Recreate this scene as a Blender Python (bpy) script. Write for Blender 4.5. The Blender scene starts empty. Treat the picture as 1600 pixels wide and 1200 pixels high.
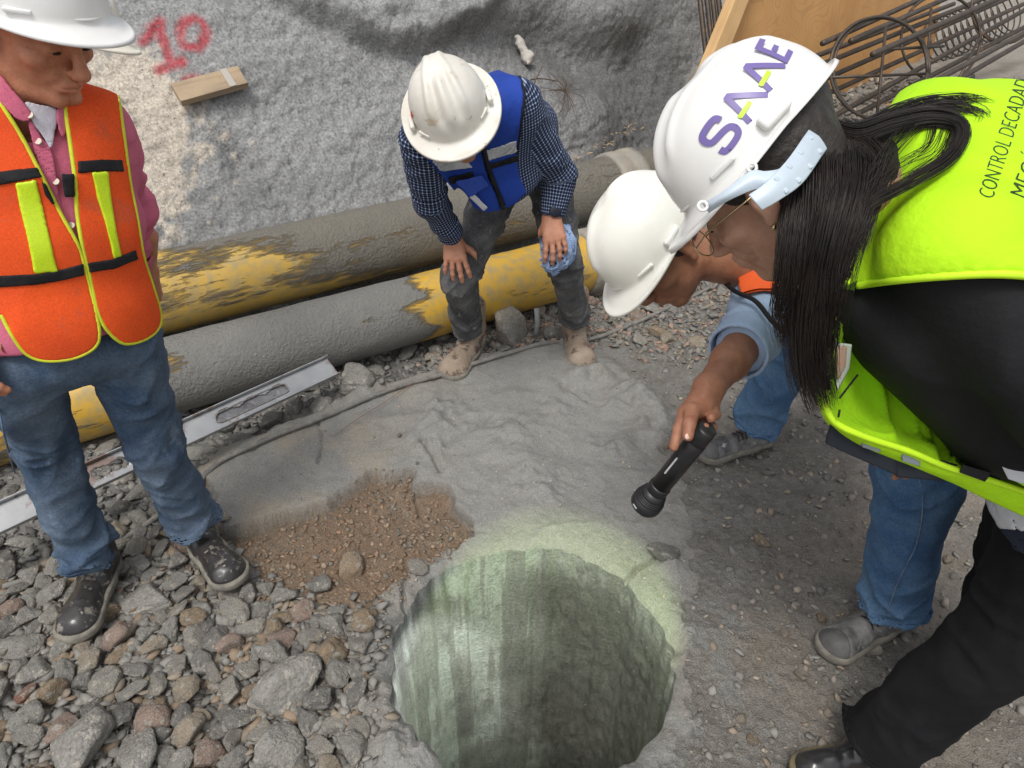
import bpy, bmesh, math, random
import numpy as np
from mathutils import Vector, Matrix

# ---------------------------------------------------------------- camera, sky, sun, exposure
SC = bpy.context.scene
COL = SC.collection
CAM_H, PITCH, FPX = 1.70, math.radians(35.0), 1100.0
cam = bpy.data.cameras.new('camera'); cam.sensor_width = 36.0; cam.lens = 36.0 * FPX / 1600.0
cam.clip_start = 0.05; cam.clip_end = 400.0
camo = bpy.data.objects.new('camera', cam); COL.objects.link(camo)
camo.location = (0, 0, CAM_H); camo.rotation_euler = (math.radians(90) - PITCH, 0, 0)
SC.camera = camo
wd = bpy.data.worlds.new('World'); SC.world = wd; wd.use_nodes = True
nt = wd.node_tree; nt.nodes.clear()
sky = nt.nodes.new('ShaderNodeTexSky'); sky.sky_type = 'NISHITA'; sky.sun_disc = False
SUN_EL, SUN_AZ = math.radians(62), math.radians(200)
sky.sun_elevation = SUN_EL; sky.sun_rotation = SUN_AZ; sky.air_density = 1.0; sky.dust_density = 3.0; sky.ozone_density = 1.0
hs = nt.nodes.new('ShaderNodeHueSaturation'); hs.inputs['Saturation'].default_value = 0.22
bgn = nt.nodes.new('ShaderNodeBackground'); bgn.inputs['Strength'].default_value = 0.15
wo = nt.nodes.new('ShaderNodeOutputWorld')
nt.links.new(sky.outputs[0], hs.inputs['Color']); nt.links.new(hs.outputs[0], bgn.inputs[0]); nt.links.new(bgn.outputs[0], wo.inputs[0])
sl = bpy.data.lights.new('sun', 'SUN'); sl.energy = 1.5; sl.angle = math.radians(18); sl.color = (1.0, 0.965, 0.92)
so = bpy.data.objects.new('sun', sl); COL.objects.link(so)
_d = Vector((math.sin(SUN_AZ) * math.cos(SUN_EL), math.cos(SUN_AZ) * math.cos(SUN_EL), math.sin(SUN_EL)))
so.rotation_euler = _d.to_track_quat('Z', 'Y').to_euler()
SC.view_settings.view_transform = 'Standard'; SC.view_settings.look = 'None'
SC.view_settings.exposure = 0.28; SC.view_settings.gamma = 1.0; SC.view_settings.use_curve_mapping = False
SC.cycles.max_bounces = 6; SC.cycles.diffuse_bounces = 3

# ---------------------------------------------------------------- helpers
SP, CP = math.sin(PITCH), math.cos(PITCH)
def A(*a): return np.array(a, dtype=float)
def PX(u, v, d):
    x = (u - 800.0) / FPX * d; y = (600.0 - v) / FPX * d
    return A(x, CP * d + SP * y, CAM_H - SP * d + CP * y)
def GZ(u, v, z=0.0):
    yy = (600.0 - v) / FPX
    return PX(u, v, (CAM_H - z) / (SP - CP * yy))
def ONP(u, v, p0, n):
    r = PX(u, v, 1.0) - A(0, 0, CAM_H); c = A(0, 0, CAM_H)
    return c + r * (np.dot(np.asarray(p0) - c, n) / np.dot(r, n))
def nrm(v):
    v = np.asarray(v, float); return v / (np.linalg.norm(v, axis=-1, keepdims=True) + 1e-12)
def sst(a, b, x):
    t = np.clip((x - a) / (b - a), 0, 1); return t * t * (3 - 2 * t)

_TB = np.random.default_rng(12345).uniform(-1, 1, 1 << 20).astype(np.float32); _MK = (1 << 20) - 1
def vn(P, f=1.0, seed=0):
    Q = np.asarray(P) * f
    I = np.floor(Q); F = (Q - I); F = (F * F * (3 - 2 * F)).astype(np.float32); I = I.astype(np.int64)
    X = I[:, 0] * 73856093 + seed * 7919; Y = I[:, 1] * 19349663; Z = I[:, 2] * 83492791
    X = (X, X + 73856093); Y = (Y, Y + 19349663); Z = (Z, Z + 83492791)
    fx, fy, fz = F[:, 0], F[:, 1], F[:, 2]; c = []
    for i in (0, 1):
        for j in (0, 1):
            h = X[i] ^ Y[j]; p = _TB[((h ^ Z[0]) * 2654435761 >> 12) & _MK]; q = _TB[((h ^ Z[1]) * 2654435761 >> 12) & _MK]
            c.append(p + (q - p) * fz)
    a = c[0] + (c[1] - c[0]) * fy; b = c[2] + (c[3] - c[2]) * fy
    return (a + (b - a) * fx).astype(np.float64)
def fbm(P, f, oct=3, seed=0, g=.5):
    s = 0; a = 1; t = 0
    for i in range(oct):
        s = s + a * vn(P, f, seed + i * 17); t += a; a *= g; f *= 2.03
    return s / t

def mesh_obj(name, V, F, m=None, parent=None, smooth=True, attrs=None, kind=None):
    me = bpy.data.meshes.new(name)
    V = np.asarray(V, dtype=np.float32)
    if isinstance(F, np.ndarray):
        n = len(F); k = F.shape[1]
        me.vertices.add(len(V)); me.vertices.foreach_set('co', V.ravel())
        me.loops.add(n * k); me.loops.foreach_set('vertex_index', F.astype(np.int32).ravel())
        me.polygons.add(n); me.polygons.foreach_set('loop_start', np.arange(n, dtype=np.int32) * k)
        me.update(calc_edges=True)
    else:
        me.from_pydata([tuple(map(float, v)) for v in V], [], [tuple(int(i) for i in f) for f in F]); me.update()
    if smooth: me.polygons.foreach_set('use_smooth', np.ones(len(me.polygons), dtype=bool))
    for k, a in (attrs or {}).items():
        a = np.asarray(a, dtype=np.float32)
        if a.ndim == 1: at = me.attributes.new(k, 'FLOAT', 'POINT'); at.data.foreach_set('value', a)
        elif k == 'Col':
            at = me.attributes.new(k, 'FLOAT_COLOR', 'POINT')
            at.data.foreach_set('color', np.concatenate([a, np.ones((len(a), 1), np.float32)], 1).ravel())
        else: at = me.attributes.new(k, 'FLOAT_VECTOR', 'POINT'); at.data.foreach_set('vector', a.ravel())
    if m: me.materials.append(m)
    o = bpy.data.objects.new(name, me); COL.objects.link(o)
    if parent: o.parent = parent
    if kind: o['kind'] = kind
    return o
def tag(o, label=None, cat=None, group=None, kind=None):
    if label: o['label'] = label
    if cat: o['category'] = cat
    if group: o['group'] = group
    if kind: o['kind'] = kind
    return o
def empty(name, label, cat, loc=(0, 0, 0), group=None):
    o = bpy.data.objects.new(name, None); COL.objects.link(o); o.location = tuple(float(c) for c in loc); o.empty_display_size = .05
    return tag(o, label, cat, group)
def adopt(root, *obs):
    # keep world coordinates of meshes built in world space under a moved empty
    for o in obs:
        o.parent = root; o.matrix_parent_inverse = Matrix.Translation(-root.location)

# ---- signed distances
def smin(a, b, k):
    h = np.clip(.5 + .5 * (b - a) / k, 0, 1); return b + (a - b) * h - k * h * (1 - h)
def smax(a, b, k): return -smin(-a, -b, k)
def rc(P, a, b, r1, r2=None):
    a = np.asarray(a, float); b = np.asarray(b, float); r2 = r1 if r2 is None else r2
    ab = b - a; t = np.clip((P - a) @ ab / (ab @ ab + 1e-12), 0, 1)
    return np.linalg.norm(P - a - t[:, None] * ab, axis=1) - (r1 + (r2 - r1) * t)
def ell(P, c, r, R=None):
    q = P - np.asarray(c, float)
    if R is not None: q = q @ R
    r = np.asarray(r, float); k0 = np.linalg.norm(q / r, axis=1); k1 = np.linalg.norm(q / (r * r), axis=1) + 1e-9
    return k0 * (k0 - 1) / k1
def chain(P, pts, rad, k=.02):
    d = None
    for i in range(len(pts) - 1):
        e = rc(P, pts[i], pts[i + 1], rad[i], rad[i + 1]); d = e if d is None else smin(d, e, k)
    return d
def loft(P, st, side, k=None):
    # st: list of (centre, half width along side, half depth); elliptical capsule chain
    side = nrm(side); best = None
    for (c0, w0, d0), (c1, w1, d1) in zip(st[:-1], st[1:]):
        c0 = np.asarray(c0, float); c1 = np.asarray(c1, float); ax = c1 - c0; L = np.linalg.norm(ax); ax = ax / L
        s = nrm(side - ax * (side @ ax)); f = np.cross(ax, s)
        q = P - c0; t = q @ ax; tt = np.clip(t / L, 0, 1); q2 = q - tt[:, None] * (ax * L)
        w = w0 + (w1 - w0) * tt; d = d0 + (d1 - d0) * tt; m = np.minimum(w, d)
        e = (np.sqrt(((q2 @ s) / w) ** 2 + ((q2 @ f) / d) ** 2 + ((q2 @ ax) / m) ** 2) - 1) * m
        best = e if best is None else smin(best, e, k or .03)
    return best
def polysd(x, y, poly):
    poly = np.asarray(poly, float); d = np.full(len(x), 1e9); ins = np.zeros(len(x), bool)
    n = len(poly)
    for i in range(n):
        ax, ay = poly[i]; bx, by = poly[(i + 1) % n]; ex, ey = bx - ax, by - ay
        t = np.clip(((x - ax) * ex + (y - ay) * ey) / (ex * ex + ey * ey + 1e-12), 0, 1)
        d = np.minimum(d, (x - ax - t * ex) ** 2 + (y - ay - t * ey) ** 2)
        c = ((ay > y) != (by > y)) & (x < (bx - ax) * (y - ay) / (by - ay + 1e-12) + ax); ins ^= c
    d = np.sqrt(d); return np.where(ins, -d, d)
def smooth_poly(pts, n=6, closed=True):
    p = np.asarray(pts, float); m = len(p); out = []
    rng = range(m) if closed else range(m - 1)
    for i in rng:
        if closed: a, b, c, d = p[(i - 1) % m], p[i], p[(i + 1) % m], p[(i + 2) % m]
        else: a, b, c, d = p[max(i - 1, 0)], p[i], p[i + 1], p[min(i + 2, m - 1)]
        for j in range(n):
            t = j / n
            out.append(.5 * ((2 * b) + (-a + c) * t + (2 * a - 5 * b + 4 * c - d) * t * t + (-a + 3 * b - 3 * c + d) * t ** 3))
    if not closed: out.append(p[-1])
    return np.array(out)

def sdf_mesh(fn, lo, hi, h, B=8, marg=1.0):
    lo = np.asarray(lo, float); hi = np.asarray(hi, float)
    nb = np.maximum(1, np.ceil((hi - lo) / (h * B)).astype(int))
    ci = np.stack(np.meshgrid(*[np.arange(n) for n in nb], indexing='ij'), -1).reshape(-1, 3)
    cc = lo + (ci * B + (B - 1) / 2) * h
    fc = fn(cc)
    G = np.repeat(np.repeat(np.repeat(fc.reshape(nb), B, 0), B, 1), B, 2).astype(np.float32)
    keep = np.abs(fc) < h * B * .95 * marg + .004
    kc = ci[keep]
    off = np.stack(np.meshgrid(*[np.arange(B)] * 3, indexing='ij'), -1).reshape(-1, 3)
    for s in range(0, len(kc), 600):
        I = (kc[s:s + 600, None, :] * B + off[None]).reshape(-1, 3)
        G[I[:, 0], I[:, 1], I[:, 2]] = fn(lo + I * h)
    S = G < 0
    c8 = S[:-1, :-1, :-1].astype(np.uint8)
    tot = sum(S[i:S.shape[0] - 1 + i, j:S.shape[1] - 1 + j, k:S.shape[2] - 1 + k].astype(np.uint8) for i in (0, 1) for j in (0, 1) for k in (0, 1))
    mix = (tot > 0) & (tot < 8)
    idx = np.argwhere(mix); vid = np.full(mix.shape, -1, np.int64); vid[mix] = np.arange(len(idx))
    acc = np.zeros((len(idx), 3)); cnt = np.zeros(len(idx))
    cor = [(i, j, k) for i in (0, 1) for j in (0, 1) for k in (0, 1)]
    val = {c: G[idx[:, 0] + c[0], idx[:, 1] + c[1], idx[:, 2] + c[2]] for c in cor}
    for c in cor:
        for ax in range(3):
            if c[ax]: continue
            c2 = list(c); c2[ax] = 1; c2 = tuple(c2); a, b = val[c], val[c2]; m = (a < 0) != (b < 0)
            t = np.where(m, a / (a - b + 1e-20), 0); p = np.tile(np.array(c, float), (len(idx), 1)); p[:, ax] = t
            acc[m] += p[m]; cnt[m] += 1
    V = lo + (idx + acc / np.maximum(cnt, 1)[:, None]) * h
    quads = []
    for ax in range(3):
        a1, a2 = (ax + 1) % 3, (ax + 2) % 3
        sl0 = [slice(None)] * 3; sl1 = [slice(None)] * 3; sl0[ax] = slice(0, -1); sl1[ax] = slice(1, None)
        s0, s1 = S[tuple(sl0)], S[tuple(sl1)]; E = np.argwhere(s0 != s1)
        E = E[(E[:, a1] > 0) & (E[:, a2] > 0) & (E[:, a1] < S.shape[a1] - 1) & (E[:, a2] < S.shape[a2] - 1)]
        def cell(d1, d2):
            e = E.copy(); e[:, a1] -= d1; e[:, a2] -= d2; return vid[e[:, 0], e[:, 1], e[:, 2]]
        q = np.stack([cell(1, 1), cell(0, 1), cell(0, 0), cell(1, 0)], 1)
        fl = ~s0[E[:, 0], E[:, 1], E[:, 2]]; q[fl] = q[fl][:, ::-1]
        quads.append(q)
    Q = np.concatenate(quads); Q = Q[(Q >= 0).all(1)]
    return V, Q
def drop_small(V, F, frac=.02):
    return V, F

def tube(pts, r, sides=8, cap=True):
    pts = np.asarray(pts, float); n = len(pts); r = np.full(n, r) if np.isscalar(r) else np.asarray(r, float)
    T = np.gradient(pts, axis=0); T = nrm(T); up = A(0, 0, 1) if abs(T[0][2]) < .9 else A(1, 0, 0)
    N = nrm(np.cross(T[0], up)); V = []; 
    for i in range(n):
        N = nrm(N - T[i] * (N @ T[i])); Bn = np.cross(T[i], N); a = np.arange(sides) / sides * 2 * np.pi
        V.append(pts[i] + r[i] * (np.cos(a)[:, None] * N + np.sin(a)[:, None] * Bn))
    V = np.concatenate(V); F = []
    i = np.arange(n - 1)[:, None] * sides; j = np.arange(sides)[None]; k = (j + 1) % sides
    F = [tuple(q) for q in np.stack([i + j, i + k, i + sides + k, i + sides + j], -1).reshape(-1, 4)]
    if cap: F.append(tuple(range(sides))[::-1]); F.append(tuple(range((n - 1) * sides, n * sides)))
    return V, F
def join(parts):
    V = []; F = []; o = 0
    for v, f in parts:
        V.append(np.asarray(v)); F += [tuple(int(i) + o for i in q) for q in f]; o += len(v)
    return np.concatenate(V), F
def box(c, sx, sy, sz, R=None, bev=.0):
    c = np.asarray(c, float); b = min(bev, sx * .45, sy * .45, sz * .45)
    bm = bmesh.new(); bmesh.ops.create_cube(bm, size=1.0)
    for v in bm.verts: v.co = Vector((v.co.x * sx, v.co.y * sy, v.co.z * sz))
    if b > 0: bmesh.ops.bevel(bm, geom=list(bm.edges), offset=b, segments=2, affect='EDGES', profile=.5)
    V = np.array([v.co[:] for v in bm.verts]); bm.verts.index_update(); F = [tuple(v.index for v in f.verts) for f in bm.faces]; bm.free()
    if R is not None: V = V @ np.asarray(R).T
    return V + c, F
def basis(fwd, up):
    f = nrm(fwd); u = nrm(np.asarray(up, float) - f * (np.asarray(up, float) @ f)); r = np.cross(f, u)
    return np.stack([r, f, u], 1)      # columns: right, forward, up
def cr(pts, n=8): return smooth_poly(pts, n, closed=False)
def patch(ctrl, nu, nv):
    C = np.asarray(ctrl, float); rows = [cr(r, nv) for r in C]; R = np.stack(rows)        # rows x M x 3
    cols = [cr(R[:, j], nu) for j in range(R.shape[1])]; G = np.stack(cols, 1)
    a, b = G.shape[:2]; i = np.arange(a - 1)[:, None] * b; j = np.arange(b - 1)[None]
    F = np.stack([i + j, i + j + 1, i + b + j + 1, i + b + j], -1).reshape(-1, 4)
    U, W = np.meshgrid(np.linspace(0, 1, a), np.linspace(0, 1, b), indexing='ij')
    return G.reshape(-1, 3), F, np.stack([U.ravel(), W.ravel(), 0 * U.ravel()], 1), (a, b)
def thicken(V, F, th):
    V = np.asarray(V); F = np.asarray(F); N = vnorm(V, F); n = len(V)
    e = {}
    for q in F:
        for i in range(len(q)):
            a, b = int(q[i]), int(q[(i + 1) % len(q)])
            if (b, a) in e: del e[(b, a)]
            else: e[(a, b)] = 1
    S = np.array([(b, a, a + n, b + n) for a, b in e])
    return np.concatenate([V + N * th / 2, V - N * th / 2]), np.concatenate([F, F[:, ::-1] + n, S])
def vnorm(V, F):
    n = np.cross(V[F[:, 2]] - V[F[:, 0]], V[F[:, 3 if F.shape[1] > 3 else 1]] - V[F[:, 1 if F.shape[1] > 3 else 0]])
    N = np.zeros_like(V); [np.add.at(N, F[:, i], n) for i in range(F.shape[1])]
    return nrm(N)

# ---- materials
def mat(name, col=(.5, .5, .5), col2=None, nscale=8, rough=.8, bump=None, attr=None, metal=0, spec=.4, det=4, fine=None, ramp=(.35, .65), sheen=0, coat=0, trans=0, spots=None):
    m = bpy.data.materials.new(name); m.use_nodes = True; t = m.node_tree; N = t.nodes; L = t.links; b = N['Principled BSDF']
    b.inputs['Roughness'].default_value = rough; b.inputs['Metallic'].default_value = metal
    b.inputs['Specular IOR Level'].default_value = spec
    if sheen: b.inputs['Sheen Weight'].default_value = sheen
    if coat: b.inputs['Coat Weight'].default_value = coat; b.inputs['Coat Roughness'].default_value = .15
    if trans: b.inputs['Subsurface Weight'].default_value = trans; b.inputs['Subsurface Radius'].default_value = (.012, .005, .003); b.inputs['Subsurface Scale'].default_value = 1.0
    tc = N.new('ShaderNodeTexCoord'); src = tc.outputs['Object']
    if attr:
        a = N.new('ShaderNodeAttribute'); a.attribute_name = attr; base = a.outputs['Color']
    else:
        c = N.new('ShaderNodeRGB'); c.outputs[0].default_value = (*col, 1); base = c.outputs[0]
    def noise(sc, d=4, r=.6, dist=0):
        n = N.new('ShaderNodeTexNoise'); n.inputs['Scale'].default_value = sc; n.inputs['Detail'].default_value = d; n.inputs['Roughness'].default_value = r
        n.inputs['Distortion'].default_value = dist; L.new(src, n.inputs['Vector']); return n.outputs['Fac']
    def rmp(f, a, b2):
        r = N.new('ShaderNodeMapRange'); r.inputs[1].default_value = a; r.inputs[2].default_value = b2; L.new(f, r.inputs[0]); return r.outputs[0]
    def mix(f, c1, c2, mode='MIX'):
        x = N.new('ShaderNodeMix'); x.data_type = 'RGBA'; x.blend_type = mode
        if isinstance(f, float): x.inputs[0].default_value = f
        else: L.new(f, x.inputs[0])
        for i, c_ in ((6, c1), (7, c2)):
            if isinstance(c_, tuple): x.inputs[i].default_value = (*c_, 1)
            else: L.new(c_, x.inputs[i])
        return x.outputs[2]
    if col2 is not None: base = mix(rmp(noise(nscale, det), *ramp), base, tuple(col2))
    if spots:
        for (sc, th, c_) in spots: base = mix(rmp(noise(sc, 5, .65, .3), th, th + .06), base, tuple(c_))
    if fine:
        sc, am = fine; f = rmp(noise(sc, 3), .25, .75)
        g = N.new('ShaderNodeMapRange'); g.inputs[3].default_value = 1 - am; g.inputs[4].default_value = 1 + am; L.new(f, g.inputs[0])
        cb = N.new('ShaderNodeCombineColor'); [L.new(g.outputs[0], cb.inputs[i]) for i in range(3)]
        base = mix(1.0, base, cb.outputs[0], 'MULTIPLY')
    L.new(base, b.inputs['Base Color'])
    if bump:
        prev = None
        for (sc, st, dist) in bump:
            bp = N.new('ShaderNodeBump'); bp.inputs['Strength'].default_value = st; bp.inputs['Distance'].default_value = dist
            L.new(noise(sc, 5, .6), bp.inputs['Height'])
            if prev is not None: L.new(prev, bp.inputs['Normal'])
            prev = bp.outputs['Normal']
        L.new(prev, b.inputs['Normal'])
    m['h'] = 1
    return m
# ---------------------------------------------------------------- ground and borehole
rng = np.random.default_rng(7); random.seed(7)
HC = A(.055, 1.145); HR = .375
def gp(pts, z=0.0): return np.array([GZ(u, v, z)[:2] for u, v in pts])
Z_CONC = gp([(330, 770), (300, 745), (345, 715), (470, 665), (600, 610), (690, 585), (740, 560), (800, 560), (860, 540), (950, 560), (975, 600), (1040, 640), (1030, 700),
             (1070, 760), (1090, 840), (1075, 960), (1090, 1080), (1060, 1180), (1000, 1300), (700, 1330), (560, 1240), (520, 1170), (560, 1080), (575, 990), (600, 940),
             (640, 905), (690, 880), (745, 850), (740, 825), (712, 800), (690, 765), (650, 760), (648, 738), (600, 750), (585, 742), (545, 775), (490, 800), (400, 825), (345, 835)])
Z_SOIL = gp([(345, 838), (400, 825), (490, 800), (585, 742), (650, 740), (700, 790), (750, 840), (700, 890), (640, 920), (600, 960), (520, 960), (430, 960), (330, 900), (340, 860)])
Z_RUB = gp([(-300, 900), (60, 880), (200, 800), (330, 830), (400, 900), (520, 950), (600, 960), (580, 1060), (570, 1240), (600, 1400), (-300, 1400)])
Z_BACKRUB = gp([(640, 570), (760, 480), (930, 440), (1060, 430), (1180, 450), (1140, 520), (1080, 570), (960, 540), (880, 540), (760, 560)])
Z_TRENCH = gp([(-300, 830), (0, 740), (230, 680), (520, 560), (700, 500), (940, 430), (960, 480), (700, 570), (480, 640), (340, 720), (180, 840), (-200, 960)])
LUMPS = [(990, 625, .10, .06), (1015, 660, .09, .05), (935, 595, .08, .045), (900, 600, .06, .035), (960, 645, .05, .04), (1040, 690, .05, .03), (700, 660, .16, .03), (800, 690, .13, .022), (560, 620, .12, .04), (870, 650, .1, .02), (960, 700, .12, .03), (850, 760, .14, .02), (660, 700, .1, .02)]
LUMPS += [(640, 1185, .09, .045), (590, 1110, .07, .035), (575, 1000, .05, .03), (1045, 885, .05, .03), (960, 1215, .09, .03), (1080, 980, .06, .015), (520, 1140, .06, .03)]
LUMPS = [(GZ(u, v)[0], GZ(u, v)[1], r, a) for u, v, r, a in LUMPS]
CRACKS = [[(560, 1002), (585, 988), (612, 982), (640, 966)], [(968, 912), (995, 888), (1022, 878), (1046, 858)], [(652, 742), (648, 775), (655, 800)], [(640, 905), (628, 935), (634, 962)], [(500, 668), (506, 700), (498, 735)], [(880, 612), (900, 622), (925, 640), (950, 640)], [(700, 705), (730, 690), (770, 668), (800, 668)], [(660, 700), (680, 722), (690, 745)]]
CRACKS = [(gp(c), w_) for c, w_ in zip(CRACKS, (.007, .006, .004, .006, .003, .010, .009, .010))]
def crack_d(x, y, P):
    out = np.zeros(len(x)); wx = .010 * fbm(P, 22, 2, 301); wy = .010 * fbm(P, 22, 2, 302)
    for q, w_ in CRACKS:
        lo = q.min(0) - .06; hi = q.max(0) + .06; m_ = (x > lo[0]) & (x < hi[0]) & (y > lo[1]) & (y < hi[1])
        if not m_.any(): continue
        xx, yy = (x + wx)[m_], (y + wy)[m_]; d = np.full(m_.sum(), 9.)
        for a, b in zip(q[:-1], q[1:]):
            e = b - a; t = np.clip(((xx - a[0]) * e[0] + (yy - a[1]) * e[1]) / (e @ e), 0, 1); d = np.minimum(d, np.hypot(xx - a[0] - t * e[0], yy - a[1] - t * e[1]))
        out[m_] = np.maximum(out[m_], np.exp(-(d / w_) ** 2))
    return out
def rim_r(a): return HR + .006 * np.sin(a * 2 + 1) + .004 * np.sin(a * 5 + 2) + .002 * np.sin(a * 11) + .005 * np.sin(a * 17 + 3 * np.sin(a * 3)) * (np.sin(a * 2 + .8) > 0) + .004 * np.sin(a * 29 + 2 * np.sin(a * 5))
def zones(x, y):
    P = np.stack([x, y, 0 * x], 1)
    w = .03 * fbm(P, 9, 3, 3) + .010 * fbm(P, 26, 2, 8)
    dc = polysd(x, y, Z_CONC) + w
    return P, dc, polysd(x, y, Z_SOIL) + w * 2.0, polysd(x, y, Z_RUB) + w * 3, polysd(x, y, Z_BACKRUB) + w * 3, polysd(x, y, Z_TRENCH) + w
def ground_h(x, y, full=True):
    P, dc, ds, dr, db, dt = zones(x, y)
    conc = sst(.006, -.006, dc + .05 * sst(.15, .35, x) * fbm(P, 20, 3, 19))
    n1 = fbm(P, 2.2, 3, 21); n2 = fbm(P, 9, 4, 22); n3 = fbm(P, 55, 3, 23)
    z = .02 * n1 + .010 * n2
    z = z + np.where(conc > .5, .0022 * n3 + .006 * np.abs(fbm(P, 14, 3, 30)), .006 * n3 + .004 * fbm(P, 120, 2, 29))
    ridge = 1 - np.abs(fbm(P, 4.5, 3, 31)) * 2.2
    right_ = sst(-.05, .25, x - .15 * (y - 1.2)); z = z - .022 * sst(.10, .02, ds) * (1 - conc) + .012 * np.clip(fbm(P, 15, 3, 33), -.2, 1) * sst(.45, .7, x) * (1 - conc)
    z = z + conc * (.036 * (1 - .85 * right_) + .016 * np.clip(ridge, 0, 1) * sst(0, -.25, dc))
    for lx, ly, lr, la in LUMPS:
        q = ((x - lx) ** 2 + (y - ly) ** 2) / lr ** 2
        z = z + la * np.exp(-q * 1.6) * (1 + .9 * fbm(P, 24, 3, 40)) 
    z = z - .03 * sst(.02, -.15, dt) * (1 - conc)
    z = z + .015 * sst(.0, -.1, dr) * fbm(P, 12, 3, 50)
    z = z - .022 * crack_d(x, y, P)
    # bank at the back right and behind the upper pipe
    bank = sst(3.25, 3.55, y - .35 * np.clip(x - 1.0, -9, 0)) * sst(.80, 1.2, x)
    z = z + bank * (.72 + .03 * (y - 3.5))
    return z, (P, conc, dc, ds, dr, db, dt, n1, n2, n3, bank)
def ground_col(x, y, info):
    P, conc, dc, ds, dr, db, dt, n1, n2, n3, bank = info
    f = fbm(P, 30, 4, 60); g = fbm(P, 5, 3, 61); w = fbm(P, 150, 2, 62)
    def C(*c): return np.array(c)[None, :]
    base = C(.215, .20, .178) * (1 + .22 * f[:, None] + .22 * w[:, None])                       # dark gravelly dirt on the right
    base = base + (C(.30, .255, .205) - base) * np.clip(.5 + 1.6 * fbm(P, 3.3, 3, 63) , 0, 1)[:, None] * .7 * sst(.2, 1.1, x - .6 * (y - 1.2))[:, None]
    soil = C(.25, .19, .135) * (1 + .22 * f[:, None] + .25 * w[:, None]); soil = soil + (C(.25, .17, .112) - soil) * np.clip(g * 2, 0, 1)[:, None] * .7
    rub = C(.22, .205, .18) * (1 + .2 * f[:, None] + .3 * w[:, None]); rub = rub + (C(.30, .215, .14) - rub) * np.clip(g * 3 + .1, 0, .8)[:, None]
    conc_c = C(.255, .25, .232) * (1 + .07 * f[:, None] + .06 * w[:, None])
    tan = np.clip(fbm(P, 6, 4, 70) * 2.2 + .15, 0, 1) * sst(-.1, -.7, x); conc_c = conc_c + (C(.35, .30, .23) - conc_c) * (tan * .6)[:, None]
    conc_c = conc_c * (1 - .16 * sst(.0, .9, fbm(P, 3, 3, 71)))[:, None]
    dk = sst(.5, -.3, y - 1.0 - .3 * x)[:, None]; 
    c = base
    c = c + (rub - c) * sst(.05, -.05, dr)[:, None]
    c = c + (soil - c) * sst(.13, .03, ds)[:, None]
    c = c + (C(.24, .23, .21) * (1 + .25 * f[:, None]) - c) * sst(.05, -.05, db)[:, None]
    c = c + (C(.22, .212, .2) * (1 + .2 * f[:, None]) - c) * (sst(.03, -.03, dt) * (1 - sst(.05, -.05, dr)))[:, None]
    soft = sst(.1, .35, x) * .17; c = c + (conc_c - c) * np.clip((.012 + soft - dc - soft * 2.2 * fbm(P, 16, 4, 77)) / (.016 + 1.6 * soft), 0, 1)[:, None]
    c = c + (C(.33, .30, .26) * (1 + .15 * f[:, None]) - c) * bank[:, None]
    return np.clip(c, .01, .9)
NA, NR = 800, 400
ang = np.arange(NA) / NA * 2 * np.pi
rr = HR * np.exp(np.linspace(0, 1, NR) ** 1.0 * math.log(8.5 / HR))
rr = rr + 0.0
Aa, Rr = np.meshgrid(ang, rr, indexing='ij')
Rr = Rr + (rim_r(Aa) - HR) * sst(1.0, .4, Rr)
gx = (HC[0] + Rr * np.cos(Aa)).ravel(); gy = (HC[1] + Rr * np.sin(Aa)).ravel()
gz, info = ground_h(gx, gy)
lip = (Rr.ravel() - rim_r(Aa.ravel()))
gz = gz - .022 * np.exp(-np.clip(lip, 0, 1) / .02)
RIMZ = gz.reshape(NA, NR)[:, 0].copy(); RIMXY = np.stack([gx, gy], 1).reshape(NA, NR, 2)[:, 0]
i = np.arange(NA)[:, None]; j = np.arange(NR - 1)[None]; i2 = (i + 1) % NA
GF = np.stack([i * NR + j, i * NR + j + 1, i2 * NR + j + 1, i2 * NR + j], -1).reshape(-1, 4)
GF = GF[:, ::-1]
m_ground = mat('ground_mix', attr='Col', rough=.92, spec=.25, fine=(210, .30), bump=[(60, .7, .008), (240, .9, .005)])
_t = m_ground.node_tree; _a = _t.nodes.new('ShaderNodeAttribute'); _a.attribute_name = 'gr'
for _n in [q for q in _t.nodes if q.type == 'BUMP']: _t.links.new(_a.outputs['Fac'], _n.inputs['Strength'])
gc = ground_col(gx, gy, info)
mesh_obj('ground', np.stack([gx, gy, gz], 1), GF, m_ground, attrs={'Col': gc, 'gr': .95 - .38 * info[1]}, kind='structure')
del Aa, Rr, GF
far_v = []; 
for r_ in (8.3, 30, 120, 350):
    for k in range(48):
        a = k / 48 * 2 * math.pi; far_v.append((HC[0] + r_ * math.cos(a), HC[1] + r_ * math.sin(a), -.12 if r_ < 9 else .0))
far_f = [(q * 48 + k, q * 48 + (k + 1) % 48, (q + 1) * 48 + (k + 1) % 48, (q + 1) * 48 + k) for q in range(3) for k in range(48)]
mesh_obj('terrain', far_v, far_f, mat('terrain_soil', (.24, .21, .17), (.17, .155, .135), 2, .95, bump=[(12, .5, .03)]), kind='structure')

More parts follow.
